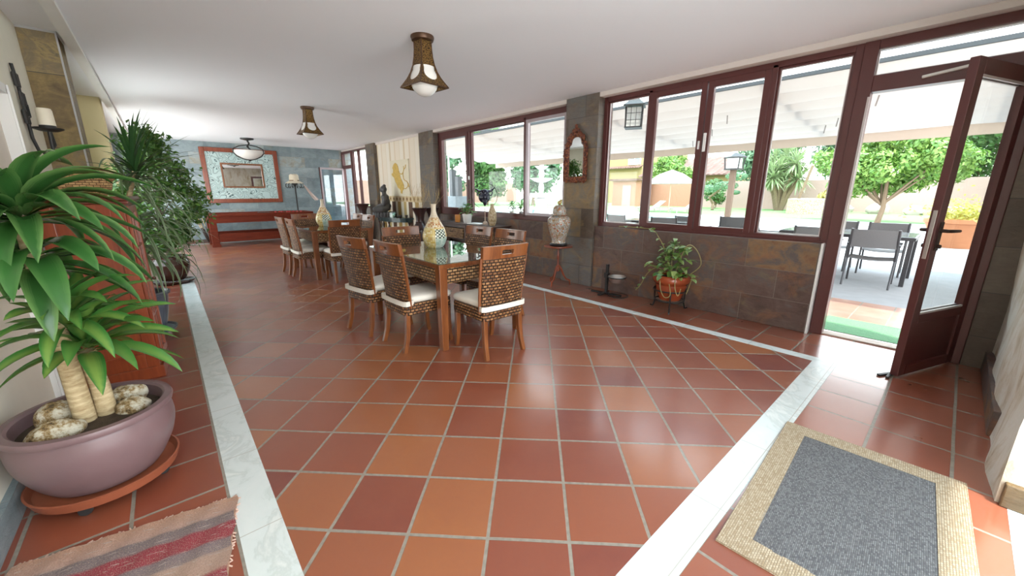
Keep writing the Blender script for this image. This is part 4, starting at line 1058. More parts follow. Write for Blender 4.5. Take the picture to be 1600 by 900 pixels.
# local +x is the way it faces
M_stone = plain('dark_stone', (.085,.085,.088), .55, var=.25, vs=12)
m = MB()
m.ell((-.02,0,.25),(.12,.165,.10),18,12); m.ell((-.02,0,.36),(.10,.145,.15),18,12); m.ell((-.01,0,.48),(.095,.165,.09),18,12)
m.tube([(0,0,.52),(.005,0,.62)],[.06,.048],12); m.ell((.012,0,.69),(.078,.070,.098),18,12); m.ell((-.012,0,.78),(.04,.04,.04),12,8)
m.ell((.088,0,.685),(.016,.014,.022),8,6); m.ell((.075,0,.655),(.02,.022,.012),8,6); m.ell((.066,0,.64),(.025,.03,.022),8,6)
for s in (-1,1):
    m.ell((.0,s*.076,.675),(.016,.012,.042),8,6); m.ell((.082,s*.028,.70),(.012,.02,.007),8,6)
    m.tube([(-.01,s*.15,.50),(-.03,s*.205,.40),(.0,s*.20,.31),(.10,s*.12,.265),(.16,s*.03,.26)],[.062,.052,.047,.040,.030],10)
    m.tube([(-.03,s*.09,.20),(.08,s*.24,.175),(.17,s*.23,.165),(.22,s*.10,.165),(.20,-s*.06,.17)],[.10,.095,.082,.060,.04],12)
    for k in range(4): m.tube([(.165,s*(.015+.012*k),.262+.004*k),(.19,s*(-.012+.01*k),.268),(.20,s*(-.035+.008*k),.276)],[.011,.010,.008],6)
    m.tube([(.15,s*.03,.27),(.17,s*.012,.295),(.165,s*.002,.312)],[.011,.010,.008],6)
by = m.build('figure', M_stone, bd); by.scale = (1.1,1.1,.95); by.location = (0,0,.045); rm = by.modifiers.new('r','REMESH'); rm.mode='VOXEL'; rm.voxel_size=.011; rm.use_smooth_shade=True
m = MB(); m.lathe([(0,0),(.27,0),(.28,.03),(.26,.08),(.27,.13),(0,.14)], 30, c=(.03,0,0))
for k in range(22):
    a = 2*PI*k/22; m.ell((.03+.265*math.cos(a),.265*math.sin(a),.07),(.042,.042,.065),10,7)
m.build('lotus_base', M_stone, bd)
for (x,y,lab,cc,h,r) in ((4.32,9.48,'clear square glass candle holder on the half-round console',(.35,.45,.44),.13,.055),):
    t = thing('glass_candle_holder', lab, 'candle holder', (x,y,NZ+.001), R(20))
    m = MB().box(-r,r,-r,r,0,.012)
    for (a,b,c_,d_) in ((-r,r,-r,-r+.008),(-r,r,r-.008,r),(-r,-r+.008,-r+.008,r-.008),(r-.008,r,-r+.008,r-.008)): m.box(a,b,c_,d_,.012,h)
    m.build('glass_box', glassmat('holder_glass',(.8,.9,.88),1.5,1.4), t, smooth=False)
    MB().lathe([(0,.013),(.035,.013),(.035,.07),(0,.07)],16).build('candle', M_cream, t)
def bowlet(lab, loc, c, r, h):
    return tag(MB().lathe([(0,0),(r*.6,0),(r,h*.6),(r*.95,h),(r*.85,h),(r*.8,h*.5),(0,h*.2)],20).build('candle_bowl', plain('glaze_'+str(int(r*1000)),c,.25), None, loc=loc), lab, 'bowl')
bowlet('small red bowl beside the statue on the console', (4.40,10.42,NZ+.001), (.30,.03,.02), .06, .10)
bowlet('small dark bowl at the near end of the half-round console', (4.42,9.28,NZ+.001), (.06,.04,.03), .05, .07)
bowlet('little dark cup next to the small dark bowl on the console', (4.53,9.16,NZ+.001), (.07,.045,.035), .036, .075)
# picture
t = NT('golden_figure_canvas'); t.set(Roughness=.8); v = t.coord('UV'); n = t.noise(t.coord('UV',(5.,2.6,1),R(-20),(.7,2.2,0)), 1.0, 2, .5, .8); n2 = t.noise(v, 30, 4)
sp_ = t.n('ShaderNodeSeparateXYZ'); t.l(v, sp_.inputs[0])
t.base(t.mix(n2, (.78,.73,.58), (.70,.64,.48)))
pc = thing('canvas_picture', 'pale canvas with a slanting golden figure on the striped wallpaper', 'picture', (0,0,0))
MB().box(4.635,4.659,9.10,10.12,1.28,2.16).build('canvas', t.m, pc, smooth=False, bevel=.003)
M_gold = plain('gold_relief', (.62,.42,.10), .5, .2, var=.4, vs=25, bump=.5)
def cv(p, x=4.634): return (x, 10.12-1.02*(p[0]-295)/200, 2.16-.88*(p[1]-60)/340)
body = [(340,95),(358,83),(376,98),(386,125),(392,160),(402,190),(404,225),(420,255),(438,300),(434,338),(420,352),(416,380),(400,376),(398,345),(385,330),(372,322),(360,290),(346,262),(336,225),(314,205),(308,186),(326,176),(330,150),(322,128)]
m = MB(); A = [m.v(cv(p)) for p in body]; B = [m.v(cv(p,4.626)) for p in body]
m.f(B); m.f(A[::-1])
for i in range(len(A)): m.f([A[i],A[(i+1)%len(A)],B[(i+1)%len(A)],B[i]])
for ch_ in ([(398,185),(420,195),(438,180),(448,150),(446,122)],[(448,150),(462,140),(470,112)],[(432,330),(458,332),(478,312),(484,285),(470,262),(452,258),(440,240),(436,205),(438,180)],[(484,285),(492,300),(490,318)]):
    m.tube([cv(p,4.631) for p in ch_], .011, 5)
m.build('golden_relief', M_gold, pc, smooth=False)
# tall dark vases
M_darkvase = plain('dark_bronze_glaze', (.045,.022,.02), .28, var=.4, vs=5)
def tallvase(loc, lab, s=1., twigs=14, sd=1, grp='tall dark vases by the niche'):
    t = thing('tall_floor_vase', lab, 'vase', loc, 0, grp)
    P = prof_spline([(.13,0),(.15,.05),(.19,.25),(.215,.48),(.20,.62),(.13,.70),(.10,.76),(.105,.86),(.135,.94),(.185,1.02),(.215,1.045)])
    MB().lathe([(0,0)]+[(r*s,z) for r,z in P]+[(.20*s,1.045),(.12*s,.95),(.09*s,.8),(0,.75)], 34).build('body', M_darkvase, t)
    for (r,z) in ((.205,.60),(.108,.75),(.192,.27)):
        m = MB(); m.tube([(r*s*math.cos(a),r*s*math.sin(a),z) for a in [2*PI*k/30 for k in range(30)]], .010, 6, closed=True)
        m.build('band', M_darkvase, t)
    q = random.Random(sd)
    if twigs:
        m = MB()
        for k in range(twigs):
            a = q.uniform(0,6.28); r = q.uniform(.1,.30); h = q.uniform(1.3,1.65)
            p = [(0,0,.85),(r*.3*math.cos(a),r*.3*math.sin(a),1.1),(r*.7*math.cos(a+.2),r*.7*math.sin(a+.2),1.1+(h-1.1)*.5),(r*math.cos(a+.1),r*math.sin(a+.1),h)]
            m.tube(p,[.004,.0035,.003,.002],4)
            m.tube([p[2],(p[2][0]+q.uniform(-.1,.1),p[2][1]+q.uniform(-.1,.1),p[2][2]+.16)],[.003,.002],4)
        m.build('dry_twigs', plain('dry_twig_%d'%sd,(.42,.30,.15),.8), t)
    return t
tallvase((4.10,7.66,0), 'tall dark floor vase with dry twigs, in front of the niche', .85, 14, 1)
tallvase((4.38,7.62,0), 'tall dark floor vase with dry twigs, close against the slate pillar', .85, 9, 2)
tallvase((4.28,11.35,0), 'tall dark floor vase without twigs under the far window', .95, 0, 3)

# ================================================================ FAR END
fm = thing('framed_mirror', 'large mirror with pale mosaic border and red wood frame on the far slate wall', 'mirror', (1.84,YF,1.07))
W, H = .91, 1.47
def rframe(m, x0,x1,z0,z1,w,y0,y1):
    m.box(x0,x0+w,y0,y1,z0,z1).box(x1-w,x1,y0,y1,z0,z1).box(x0+w,x1-w,y0,y1,z0,z0+w).box(x0+w,x1-w,y0,y1,z1-w,z1); return m
rframe(MB(), -W,W,0,H,.11,-.06,-.002).build('frame', M_woodred, fm, smooth=False, bevel=.012)
t = NT('swirl_mosaic'); t.set(Roughness=.25); v = t.coord('UV'); vo = t.n('ShaderNodeTexVoronoi', feature='DISTANCE_TO_EDGE'); vo.inputs['Scale'].default_value = 13
nn = t.n('ShaderNodeTexNoise'); nn.inputs['Scale'].default_value = 6; t.l(v, nn.inputs['Vector']); t.l(t.mix(.12, v, nn.outputs['Color']), vo.inputs['Vector'])
nz_ = t.noise(v, 4.2, 0, .4, 1.); sw = t.math('SINE', t.math('MULTIPLY', nz_, 44.))
c = t.ramp(sw, [(0,(.48,.62,.61)),(.25,(.36,.50,.50)),(.42,(.07,.12,.12)),(.68,(.04,.075,.075)),(.82,(.30,.42,.42)),(1,(.58,.68,.66))])
t.base(c)
rframe(MB(), -W+.11,W-.11,.11,H-.11,.33,-.035,-.004).build('mosaic_border', t.m, fm, smooth=False)
rframe(MB(), -.50,.50,.41,1.08,.045,-.05,-.01).build('inner_frame', M_wood, fm, smooth=False, bevel=.006)
MB().box(-.455,.455,-.03,-.012,.455,1.035).build('glass', M_mirror, fm, smooth=False)

bt = thing('billiard_table', 'long red wood billiard table in front of the far slate wall', 'billiard table', (.76,12.30,0))
L, Dp = 2.45, .95
m = MB().box(0,L,0,.10,.76,.83).box(0,L,Dp-.10,Dp,.76,.83).box(0,.10,.10,Dp-.10,.76,.83).box(L-.10,L,.10,Dp-.10,.76,.83)
m.build('top_rail', M_woodpool, bt, smooth=False, bevel=.008)
MB().box(.10,L-.10,.10,Dp-.10,.74,.785).build('playing_surface', plain('pale_cloth',(.50,.54,.52),.9), bt, smooth=False)
m = MB().box(.02,L-.02,.02,.05,.60,.76).box(.02,L-.02,Dp-.05,Dp-.02,.60,.76).box(.02,.05,.05,Dp-.05,.60,.76).box(L-.05,L-.02,.05,Dp-.05,.60,.76)
m.build('apron', M_woodpool, bt, smooth=False, bevel=.004)
m = MB().box(.16,L-.16,.05,.09,.12,.33).box(.16,L-.16,Dp-.09,Dp-.05,.12,.33)
m.build('lower_rail', M_woodpool, bt, smooth=False, bevel=.006)
for x in (.10,L-.10):
    for y in (.10,Dp-.10):
        g_ = MB().bar((x,y,.03),(x,y,.62),.15,.13,(0,1,0)).build('leg', M_woodpool, bt, smooth=False, bevel=.008)
        MB().box(x-.09,x+.09,y-.08,y+.08,0,.05).build('foot', M_woodpool, g_, smooth=False, bevel=.006)
MB().box(1.15,1.42,.30,.44,.785,.83).build('ball_tray', M_black, None, loc=(.76,12.30,.001), smooth=False)
tag(bpy.data.objects['ball_tray'], 'black tray lying on the billiard table', 'tray')
M_ball = plain('red_ball', (.42,.02,.02), .08, var=0.)
for k in range(8):
    o = MB().ell((0,0,0),.032,16,10).build('billiard_ball', M_ball, None, loc=(2.32+.09*k+.02*(k%2),12.62+.05*(k%3),.818))
    tag(o, 'glossy red ball lying on the billiard table', 'ball', 'red balls on the billiard table')
M_cue = wood('cue_wood', (.50,.36,.20), (.70,.56,.36), .3)
for k,(bx,tx,tz,lab) in enumerate(((.78,.42,1.28,'leftmost of the wooden cues leaning on the far wall'),(.80,.47,1.33,'wooden cue leaning on the far wall, second from the left'),(.83,.50,1.22,'wooden cue leaning on the far wall, second from the right'),(.86,.58,1.42,'rightmost and tallest of the wooden cues leaning on the far wall'))):
    c_ = thing('billiard_cue', lab, 'billiard cue', (bx,13.46+.02*k,0), 0, 'cues leaning by the billiard table')
    e = Vector((tx-bx,.205-.02*k,tz)); MB().tube([e*.32,e],[.012,.007],8).build('shaft', M_cue, c_); MB().tube([(0,0,.002),e*.32],[.016,.0125],8).build('butt', M_wooddk, c_)
# coat stand with hat and scarf
cx_, cy_ = 3.08, 13.44
cst = thing('coat_stand', 'black iron coat stand with curled hooks by the far wall', 'coat stand', (cx_,cy_,0))
MB().lathe([(0,0),(.19,0),(.19,.02),(.04,.05),(.025,.09),(0,.09)],24).build('base', M_black, cst)
MB().tube([(0,0,.05),(0,0,1.62)],.020,10).build('pole', M_black, cst)
for k in range(6):
    a = k*PI/3; c_, s_ = math.cos(a), math.sin(a)
    MB().tube([(r*c_,r*s_,z) for r,z in ((0,1.50),(.06,1.62),(.16,1.66),(.24,1.60),(.25,1.52),(.20,1.49),(.17,1.53))], .011, 6).build('hook', M_black, cst)
hat = thing('straw_hat', 'cream brimmed hat resting on top of the coat stand', 'hat', (cx_,cy_,1.655))
MB().lathe([(0,.24),(.09,.235),(.125,.20),(.138,.03),(.15,.02),(.20,-.02),(.24,-.035),(.242,-.027),(.15,.035),(.12,.03),(0,.21)],32,wob=lambda a,z:1+.04*math.sin(3*a)).build('crown', plain('straw',(.70,.62,.48),.85,bump=.4), hat)
MB().lathe([(.136,.028),(.14,.03),(.138,.062),(.134,.062)],32).build('hat_band', plain('hat_band_brown',(.22,.14,.08),.8), hat)
m = MB(); m.slab(lambda u,v:((.20+.10*u+.20*v+.10*u*v,-.10+.02*math.sin(u*16)+.03*math.sin(v*5),-.02-.46*v*(1-.3*abs(u-.4))-.10*u),(.20+.10*u+.20*v+.10*u*v,-.092+.02*math.sin(u*16)+.03*math.sin(v*5),-.02-.46*v*(1-.3*abs(u-.4))-.10*u)),12,10)
tag(m.build('scarf', plain('pale_pink_cloth',(.74,.62,.58),.9,var=.15), None, loc=(cx_,cy_,1.63)), 'pale cloth hanging from a hook of the coat stand', 'scarf')
# ================================================================ OUTSIDE
GZ = -.03
def ground(name, x0,x1,y0,y1,z,m,d=.06): return struct(name, MB().box(x0,x1,y0,y1,z-d,z), m, smooth=False)
M_pink = tilefloor('pink_terrace_tile', .5, .32, 0, (0,0,0), [(0,(.36,.19,.14)),(1,(.42,.25,.19))], rough=(.5,.7))
M_pave = plain('washed_concrete', (.27,.27,.275), .85, var=.15, vs=6, bump=.3)
M_deck = plain('pale_pool_deck', (.42,.42,.41), .8, var=.06)
M_lawn = plain('lawn_grass', (.13,.25,.08), .95, var=.3, vs=5, bump=.8)
ground('terrace', 4.95,6.75,-6,16,GZ,M_pink); ground('terrace', 6.75,15,-8,24,GZ,M_pave)
ground('pool_deck', 15,26,-10,30,GZ,M_deck); ground('lawn', 26,60,-25,60,GZ,M_lawn); ground('lawn', 4.95,26,24,60,GZ-.01,M_lawn)
t = NT('pool_water_mat'); t.set(Roughness=.05); v = t.coord('Object'); n = t.noise(v, 2.5, 3); t.base(t.mix(n,(.12,.42,.48),(.22,.56,.60))); t.bump(n,.15,.03)
o = MB().box(17.5,23.5,10.5,23,GZ-.02,GZ+.012).build('pool_water', t.m, None, smooth=False); o['kind']='structure'
# green mat
gm = thing('grass_mat', 'green artificial grass mat outside the open door', 'mat', (5.0,-.12,GZ))
t = NT('artificial_grass'); t.set(Roughness=.95); v = t.coord('Object'); n = t.noise(v, 120, 3); t.base(t.mix(n,(.06,.20,.09),(.22,.40,.22))); t.bump(n,1.,.01)
MB().box(.0,.62,0,.92,.001,.022).build('turf', t.m, gm, smooth=False); MB().box(-.012,.632,-.012,.932,.0,.008).build('backing', M_black, gm, smooth=False)

# awning
aw = thing('awning', 'white folded fabric awning on cross rods above the terrace', 'awning', (0,0,0))
t = NT('awning_fabric'); t.set(Roughness=.9); t.b.inputs['Base Color'].default_value = (.66,.63,.62,1)
tr = t.n('ShaderNodeBsdfTranslucent'); tr.inputs['Color'].default_value = (.62,.58,.545,1); ms = t.n('ShaderNodeMixShader'); ms.inputs[0].default_value = .45
t.l(t.b.outputs[0], ms.inputs[1]); t.l(tr.outputs[0], ms.inputs[2]); t.l(ms.outputs[0], t.out.inputs['Surface']); M_awn = t.m
AX0, AX1, AZ0, AZ1, AY0, AY1 = 6.2, 10.2, 2.78, 2.50, -7., 12.6
def awf(u, v):
    x = AX0+(AX1-AX0)*u; y = AY0+(AY1-AY0)*v; sag = .075*abs(math.sin(u*7*PI))
    z = AZ0+(AZ1-AZ0)*u-sag+.012*math.sin(y*3+u*20)*abs(math.sin(u*7*PI))
    return ((x,y,z),(x,y,z+.004))
MB().slab(awf, 84, 24).build('canopy', M_awn, aw, angle=60)
MB().slab(lambda u,v: ((AX1+.01,AY0+(AY1-AY0)*u,AZ1+.02-.22*v),(AX1+.016,AY0+(AY1-AY0)*u,AZ1+.02-.22*v)), 20, 2).build('valance', plain('beige_valance',(.64,.54,.45),.9,var=.03), aw)
M_bar = plain('dark_grey_metal', (.028,.032,.036), .6, 0.)
MB().box(AX0-.04,AX0,AY0,AY1,AZ0-.015,AZ0+.03).build('front_bar', M_bar, aw, smooth=False)
for k in range(1,8):
    u = k/7; MB().tube([(AX0+(AX1-AX0)*u,AY0,AZ0+(AZ1-AZ0)*u+.02),(AX0+(AX1-AX0)*u,AY1,AZ0+(AZ1-AZ0)*u+.02)], .014, 6).build('cross_rod', M_bar, aw)
for y in (-3.2,-.2,2.0,4.7,8.2,12.2):
    MB().bar((AX0-.02,y,AZ0+.09),(AX1,y,AZ1+.09),.06,.08).build('rafter', M_bar, aw, smooth=False)
q = random.Random(8)
for (u,y) in ((.3,1.0),(.45,1.35),(.58,1.6),(.7,1.85),(.3,2.9),(.52,3.5),(.64,3.9),(.76,4.3)):
    x = AX0+(AX1-AX0)*u; z = AZ0+(AZ1-AZ0)*u-.06
    MB().bar((x,y,z),(x+.10,y+.03,z-.11),.016,.016).build('tie_strap', plain('grey_strap',(.30,.28,.27),.8) if 'grey_strap' not in bpy.data.materials else bpy.data.materials['grey_strap'], aw, smooth=False)

# lantern
ln = thing('hanging_lantern', 'black metal lantern with lattice glass hanging outside the first window', 'lantern', (5.25,3.33,2.28), R(28))
m = MB(); w = .105
for sx in (-1,1):
    for sy in (-1,1): m.bar((sx*w,sy*w,0),(sx*w*1.05,sy*w*1.05,.27),.016)
m.box(-w-.012,w+.012,-w-.012,w+.012,-.012,.004)
for z in (.09,.18):
    for s in (-1,1): m.bar((-w,s*w,z),(w,s*w,z),.006).bar((s*w,-w,z),(s*w,w,z),.006)
for s in (-1,1):
    for k in (-.035,.035): m.bar((k,s*w,0),(k,s*w,.27),.006).bar((s*w,k,0),(s*w,k,.27),.006)
m.build('cage', M_black, ln, smooth=False)
m = MB(); n4 = []
m.lathe([(0,.41),(.03,.41),(.09,.37),(.14,.33),(.205,.29),(.205,.275),(0,.28)],4); m.M = Matrix.Identity(4)
o_ = m.build('roof', M_black, ln, smooth=False); o_.rotation_euler = (0,0,PI/4)
MB().box(-w+.012,w-.012,-w+.012,w-.012,.006,.255).build('frosted_glass', M_milk, ln, smooth=False)
m = MB(); m.tube([(.0,.0,.40),(0,0,.52)],.006,6); m.tube([(.03*math.cos(a),0,.39+.03*math.sin(a)) for a in [2*PI*k/14 for k in range(14)]],.005,5,closed=True)
m.build('hanger', M_black, ln)

# terrace dining sets
M_alu = plain('anthracite_aluminium', (.045,.043,.046), .4, .3)
M_sling = plain('grey_sling', (.13,.125,.125), .7, var=.1, vs=60)
M_wtop = plain('grey_table_glass', (.40,.44,.45), .08)
def out_table(loc, rz, lab, L=1.6, W=.9):
    t = thing('terrace_table', lab, 'table', loc, rz, 'dark metal terrace tables')
    m = MB(); h = .76; m.box(0,W,0,L,h-.06,h-.012); m.build('frame', M_alu, t, smooth=False, bevel=.003)
    MB().box(.02,W-.02,.02,L-.02,h-.011,h).build('tabletop', M_wtop, t, smooth=False)
    for x in (.045,W-.045):
        for y in (.045,L-.045): MB().bar((x,y,0),(x,y,h-.06),.075,.055).build('leg', M_alu, t, smooth=False, bevel=.003)
    return t
def out_chair(lab):
    t = thing('terrace_chair', lab, 'chair', (0,0,GZ), 0, 'dark metal terrace armchairs')
    for s in (-1,1):
        MB().tube([(s*.27,.50,0),(s*.27,.47,.42),(s*.27,.46,.64)],.014,8).build('leg', M_alu, t)
        MB().tube([(s*.27,-.10,0),(s*.27,.02,.42)],.014,8).build('leg', M_alu, t)
        MB().tube([(s*.27,.02,.42),(s*.265,-.06,.68),(s*.26,-.10,.88)],.017,8).build('back_post', M_alu, t)
        MB().bar((s*.28,-.05,.645),(s*.28,.49,.65),.045,.02).build('armrest', M_alu, t, smooth=False, bevel=.004)
        MB().bar((s*.265,.01,.42),(s*.265,.47,.42),.02,.03).build('seat_rail', M_alu, t, smooth=False)
    MB().slab(lambda u,v:((-.26+.52*u,.0+.46*v,.43-.02*math.sin(PI*u)),(-.26+.52*u,.0+.46*v,.422-.02*math.sin(PI*u))),8,5).build('seat', M_sling, t)
    MB().slab(lambda u,v:((-.26+.52*u,-.045-.05*v-.02*math.sin(PI*u),.60+.27*v),(-.26+.52*u,-.052-.05*v-.02*math.sin(PI*u),.60+.27*v)),8,4).build('backrest', M_sling, t)
    return t
out_table((8.30,.36,GZ), 0, 'dark metal terrace table with pale top outside the open door', 1.75, 1.0)
oc_ = out_chair('dark terrace armchair outside the door, its back to the room, nearest the door')
oc_.location = (7.95,.78,GZ); oc_.rotation_euler = (0,0,R(-88))
for (x,y,a,lab) in ((7.90,1.50,-90,'dark terrace armchair outside the door, second along the near side of its table'),
   (9.68,.80,92,'dark terrace armchair on the far side of the terrace table, right one, facing the room'),
   (9.70,1.50,88,'dark terrace armchair on the far side of the terrace table, left one, facing the room'),
   (8.85,2.62,180,'dark terrace armchair at the left head of the terrace table behind the low wall'),
   (8.25,4.28,-75,'dark terrace armchair seen through the second light of the near window'),
   (9.02,4.12,-100,'dark terrace armchair behind the double mullion of the near window'),
   (9.66,3.36,-80,'dark terrace armchair seen below the lamp post through the third window light'),
   (8.30,5.50,-95,'dark terrace armchair at the left edge of the near window')):
    dup(oc_, (x,y,GZ), R(a), lab)
out_table((8.55,3.95,GZ), R(8), 'dark metal terrace table seen through the near window, left of the post', 1.5, .9)
# windowsill plants
smallplant('potted_houseplant','small green plant in a white pot on the outer sill, left one',(4.895,5.56,.93),M_whitepot,.05,.10,34,.19,'sill plants',9)
smallplant('potted_houseplant','small green plant in a grey pot on the outer sill, right one',(4.895,5.30,.93),plain('grey_pot',(.35,.35,.36),.5),.05,.10,34,.22,'sill plants',10)

# --- garden
M_bark = plain('tree_bark', (.20,.14,.09), .95, bump=.5)
M_tleaf = leafmat('citrus_leaf', (.075,.20,.028), (.09,.24,.035), (.30,.42,.10), .35, .3, .8)
M_dleaf = leafmat('garden_leaf', (.045,.13,.035), (.06,.16,.04), (.16,.28,.09), .45, .3, .8)
M_bleaf = leafmat('blue_green_leaf', (.07,.17,.09), (.09,.20,.11), (.20,.33,.18), .45, .3, .8)
def tree(name, lab, loc, th, cr, cz, n, ls, m_, sd, grp=None, cat='tree', nc=26, tr=.09):
    t = thing(name, lab, cat, loc, 0, grp); q = random.Random(sd); m = MB(); mt = MB()
    cl = []
    for k in range(nc):
        d = Vector((q.gauss(0,1),q.gauss(0,1),q.gauss(0,1))).normalized()*q.uniform(.45,.95)
        cl.append(Vector((d.x*cr[0],d.y*cr[1],cz+d.z*cr[2])))
    mt.tube([(0,0,0),(q.uniform(-.1,.1),q.uniform(-.1,.1),th*.6),(0,0,max(th,cz*.9))],[tr,tr*.8,tr*.5],8)
    for c in cl[:10]: mt.tube([(0,0,th*.7),tuple(c*.55+Vector((0,0,th*.35))),tuple(c)],[tr*.5,tr*.3,tr*.12],5)
    cs = min(cr)*.38
    for k in range(n):
        c = cl[k%nc]; d = Vector((q.gauss(0,1),q.gauss(0,1),q.gauss(0,1))).normalized()
        p = c+Vector((d.x*cs,d.y*cs,d.z*cs*.85))*q.uniform(.5,1.1)
        m.quadleaf(p, d+Vector((q.gauss(0,.4),q.gauss(0,.4),q.gauss(.2,.4))), ls*q.uniform(.7,1.3), ls*q.uniform(.4,.6), (q.gauss(0,1),q.gauss(0,1),-.6))
    mt.build('trunk', M_bark, t); m.build('foliage', m_, t, smooth=False); return t
tree('citrus_tree','round leafy citrus tree on the lawn beyond the terrace table',(25.5,2.55,GZ),1.2,(2.5,2.7,1.5),2.75,21000,.21,M_tleaf,1,nc=70,tr=.12)
# yucca
yu = thing('giant_yucca','large pale green yucca with a thick trunk by the pink garden wall','tree',(37.0,9.7,GZ))
q = random.Random(12); m = MB(); mt = MB()
hd = [(0,0,3.2),(-.9,.5,2.5),(.9,-.5,2.7),(.2,1.1,2.5),(-.4,-1.1,2.4),(.2,.1,4.2),(-.6,-.8,3.5),(.6,.9,3.6),(-.5,.2,3.0)]
for h in hd:
    mt.tube([(h[0]*.15,h[1]*.15,0),(h[0]*.5,h[1]*.5,h[2]*.5),h],[.17,.14,.10],8)
    for k in range(90):
        m.leaf(h, q.uniform(0,6.28), R(q.uniform(-50,85)), q.uniform(1.1,1.6), .13, R(q.uniform(10,50)), 3, .2, 0)
mt.build('trunk', M_bark, yu); m.build('foliage', leafmat('yucca_leaf',(.20,.30,.14),(.30,.38,.20),(.38,.44,.24),.4,.2,.6), yu)
# background trees and hedges
for i,(x,y,h,rx,rz,mm,lab) in enumerate((
  (42.2,21.8,3.1,2.4,2.3,M_tleaf,'bushy yellow-green tree behind the white parasol'),
  (44.6,13.3,5.0,2.9,3.2,M_bleaf,'tall grey-green tree behind the garden wall, left of the yucca'),
  (48,6.8,5.6,3.3,3.6,M_bleaf,'tall grey-green tree behind the yucca'),
  (52,-.2,6.2,3.4,3.8,M_dleaf,'dense tree behind the well, beside the citrus tree'),
  (46,-6.5,5.8,3.6,4.2,M_dleaf,'dense tree far behind the citrus tree, right of it'),
  (30.5,-3.2,3.4,2.3,2.0,M_tleaf,'bright green tree beyond the open door leaf'),
  (30.6,31.3,4.4,2.5,3.9,M_bleaf,'blue-green tree beyond the fountain, right of the second window'),
  (27.2,35.2,4.9,2.6,4.2,M_dleaf,'large dark green tree in the middle of the second window'),
  (22.6,37.6,4.9,2.8,4.2,M_bleaf,'pale leafy tree at the left of the second window'),
  (12.5,46,5.0,3.0,3.6,M_bleaf,'grey-green tree outside the far window'),
  )):
    tree('garden_tree', lab, (x,y,GZ), h*.45, (rx,rx,rz), h, 10500 if y > 28 else 8500, .5 if y > 28 else .38, mm, 30+i, 'trees along the garden edge', nc=60 if y > 28 else 40, tr=.2)
for i,(x,y,h,r,mm,lab) in enumerate(((33.5,25.6,1.2,1.2,M_tleaf,'round bright shrub by the yellow house, left of the shed'),(37,14.6,1.5,1.0,M_dleaf,'climbing shrub on the pink wall behind the parasol'),(36.3,6.3,1.2,.7,plain('yellow_shrub',(.50,.42,.12),.8),'small yellow shrub above the stone well'))):
    tree('garden_shrub', lab, (x,y,GZ), .4, (r,r,h*.8), h, 1800, .24, mm, 60+i, 'garden shrubs', 'shrub', 18, .05)
# cloud-pruned tree
bn = thing('cloud_pruned_tree','small cloud-pruned tree with flat pads against the pink wall','tree',(33.5,13.4,GZ)); q = random.Random(3)
MB().tube([(0,0,0),(.25,.1,.5),(-.1,.3,1.0),(-.1,-.3,1.5),(-.3,-1.2,2.2)],[.13,.11,.09,.07,.04],7).build('trunk', M_bark, bn)
m = MB()
for (c,r) in (((.0,.3,1.7),.75),((-.2,-.9,1.9),.85),((-.3,-1.6,2.6),.75),((0,-1.5,1.4),.4)):
    for k in range(420):
        d = Vector((q.gauss(0,1),q.gauss(0,1),q.gauss(0,1))).normalized(); m.quadleaf(Vector(c)+Vector((d.x*r,d.y*r,d.z*r*.4)), d, .16,.08,(q.gauss(0,1),q.gauss(0,1),-.5))
m.build('foliage', M_bleaf, bn, smooth=False)
# garden walls, house and shed
struct('garden_wall', MB().box(39.2,39.6,-30,17.5,GZ,2.35), plain('pink_render',(.40,.275,.245),.9,var=.06), smooth=False)
struct('garden_wall', MB().box(14,39.6,44,44.4,GZ,2.6), plain('rose_render',(.34,.20,.17),.9), smooth=False)
struct('garden_wall', MB().box(39.2,39.6,17.5,24.5,GZ,2.5), plain('salmon_render',(.36,.18,.12),.9,var=.06), smooth=False)
M_yel = plain('yellow_render', (.34,.255,.12), .9, var=.05)
M_roof = slate('clay_roof_tile', [(0,(.12,.06,.045)),(.5,(.19,.10,.08)),(1,(.26,.16,.13))], .35, .5, .8, (.25,.16,.12))
hs = thing('yellow_house', 'yellow house with clay tile roof beyond the pool', 'house', (0,0,GZ))
MB().box(46,58,27.5,36,0,7.6).box(46,56,17.2,27.5,0,3.4).build('wall', M_yel, hs, smooth=False)
m = MB()
m.slab(lambda u,v:((45.3+5.5*v,16.6+10.9*u,3.32+2.2*v+.05*math.sin(u*120)),(45.3+5.5*v,16.6+10.9*u,3.2+2.2*v)),160,1)
m.slab(lambda u,v:((45.2+1.0*v,27.5+8.5*u,4.45+.3*v+.05*math.sin(u*150)),(45.2+1.0*v,27.5+8.5*u,4.35+.3*v)),160,1)
m.build('roof', M_roof, hs)
wn = frame(MB(), 27.7, 29.5, 4.8, 6.15, .16, 45.9, 46.02).build('window', M_white, hs, smooth=False)
MB().box(45.96,46.01,27.84,29.36,4.94,6.0).build('pane', plain('house_window_glass',(.22,.30,.34),.1), wn, smooth=False)
MB().box(45.93,45.99,28.53,28.67,4.94,6.0).build('mullion', M_white, wn, smooth=False)
sh = thing('garden_shed', 'small salmon shed with a tiled roof by the yellow house', 'shed', (36.6,24.3,GZ))
MB().box(0,2.2,-2.4,.9,0,2.55).build('wall', bpy.data.materials['salmon_render'], sh, smooth=False)
MB().box(-.35,2.4,-2.7,1.15,2.55,2.75).build('roof', M_roof, sh, smooth=False)
MB().box(-.04,.0,-1.35,-.35,0,2.1).build('door', plain('faded_pink_door',(.45,.25,.22),.7), sh, smooth=False)
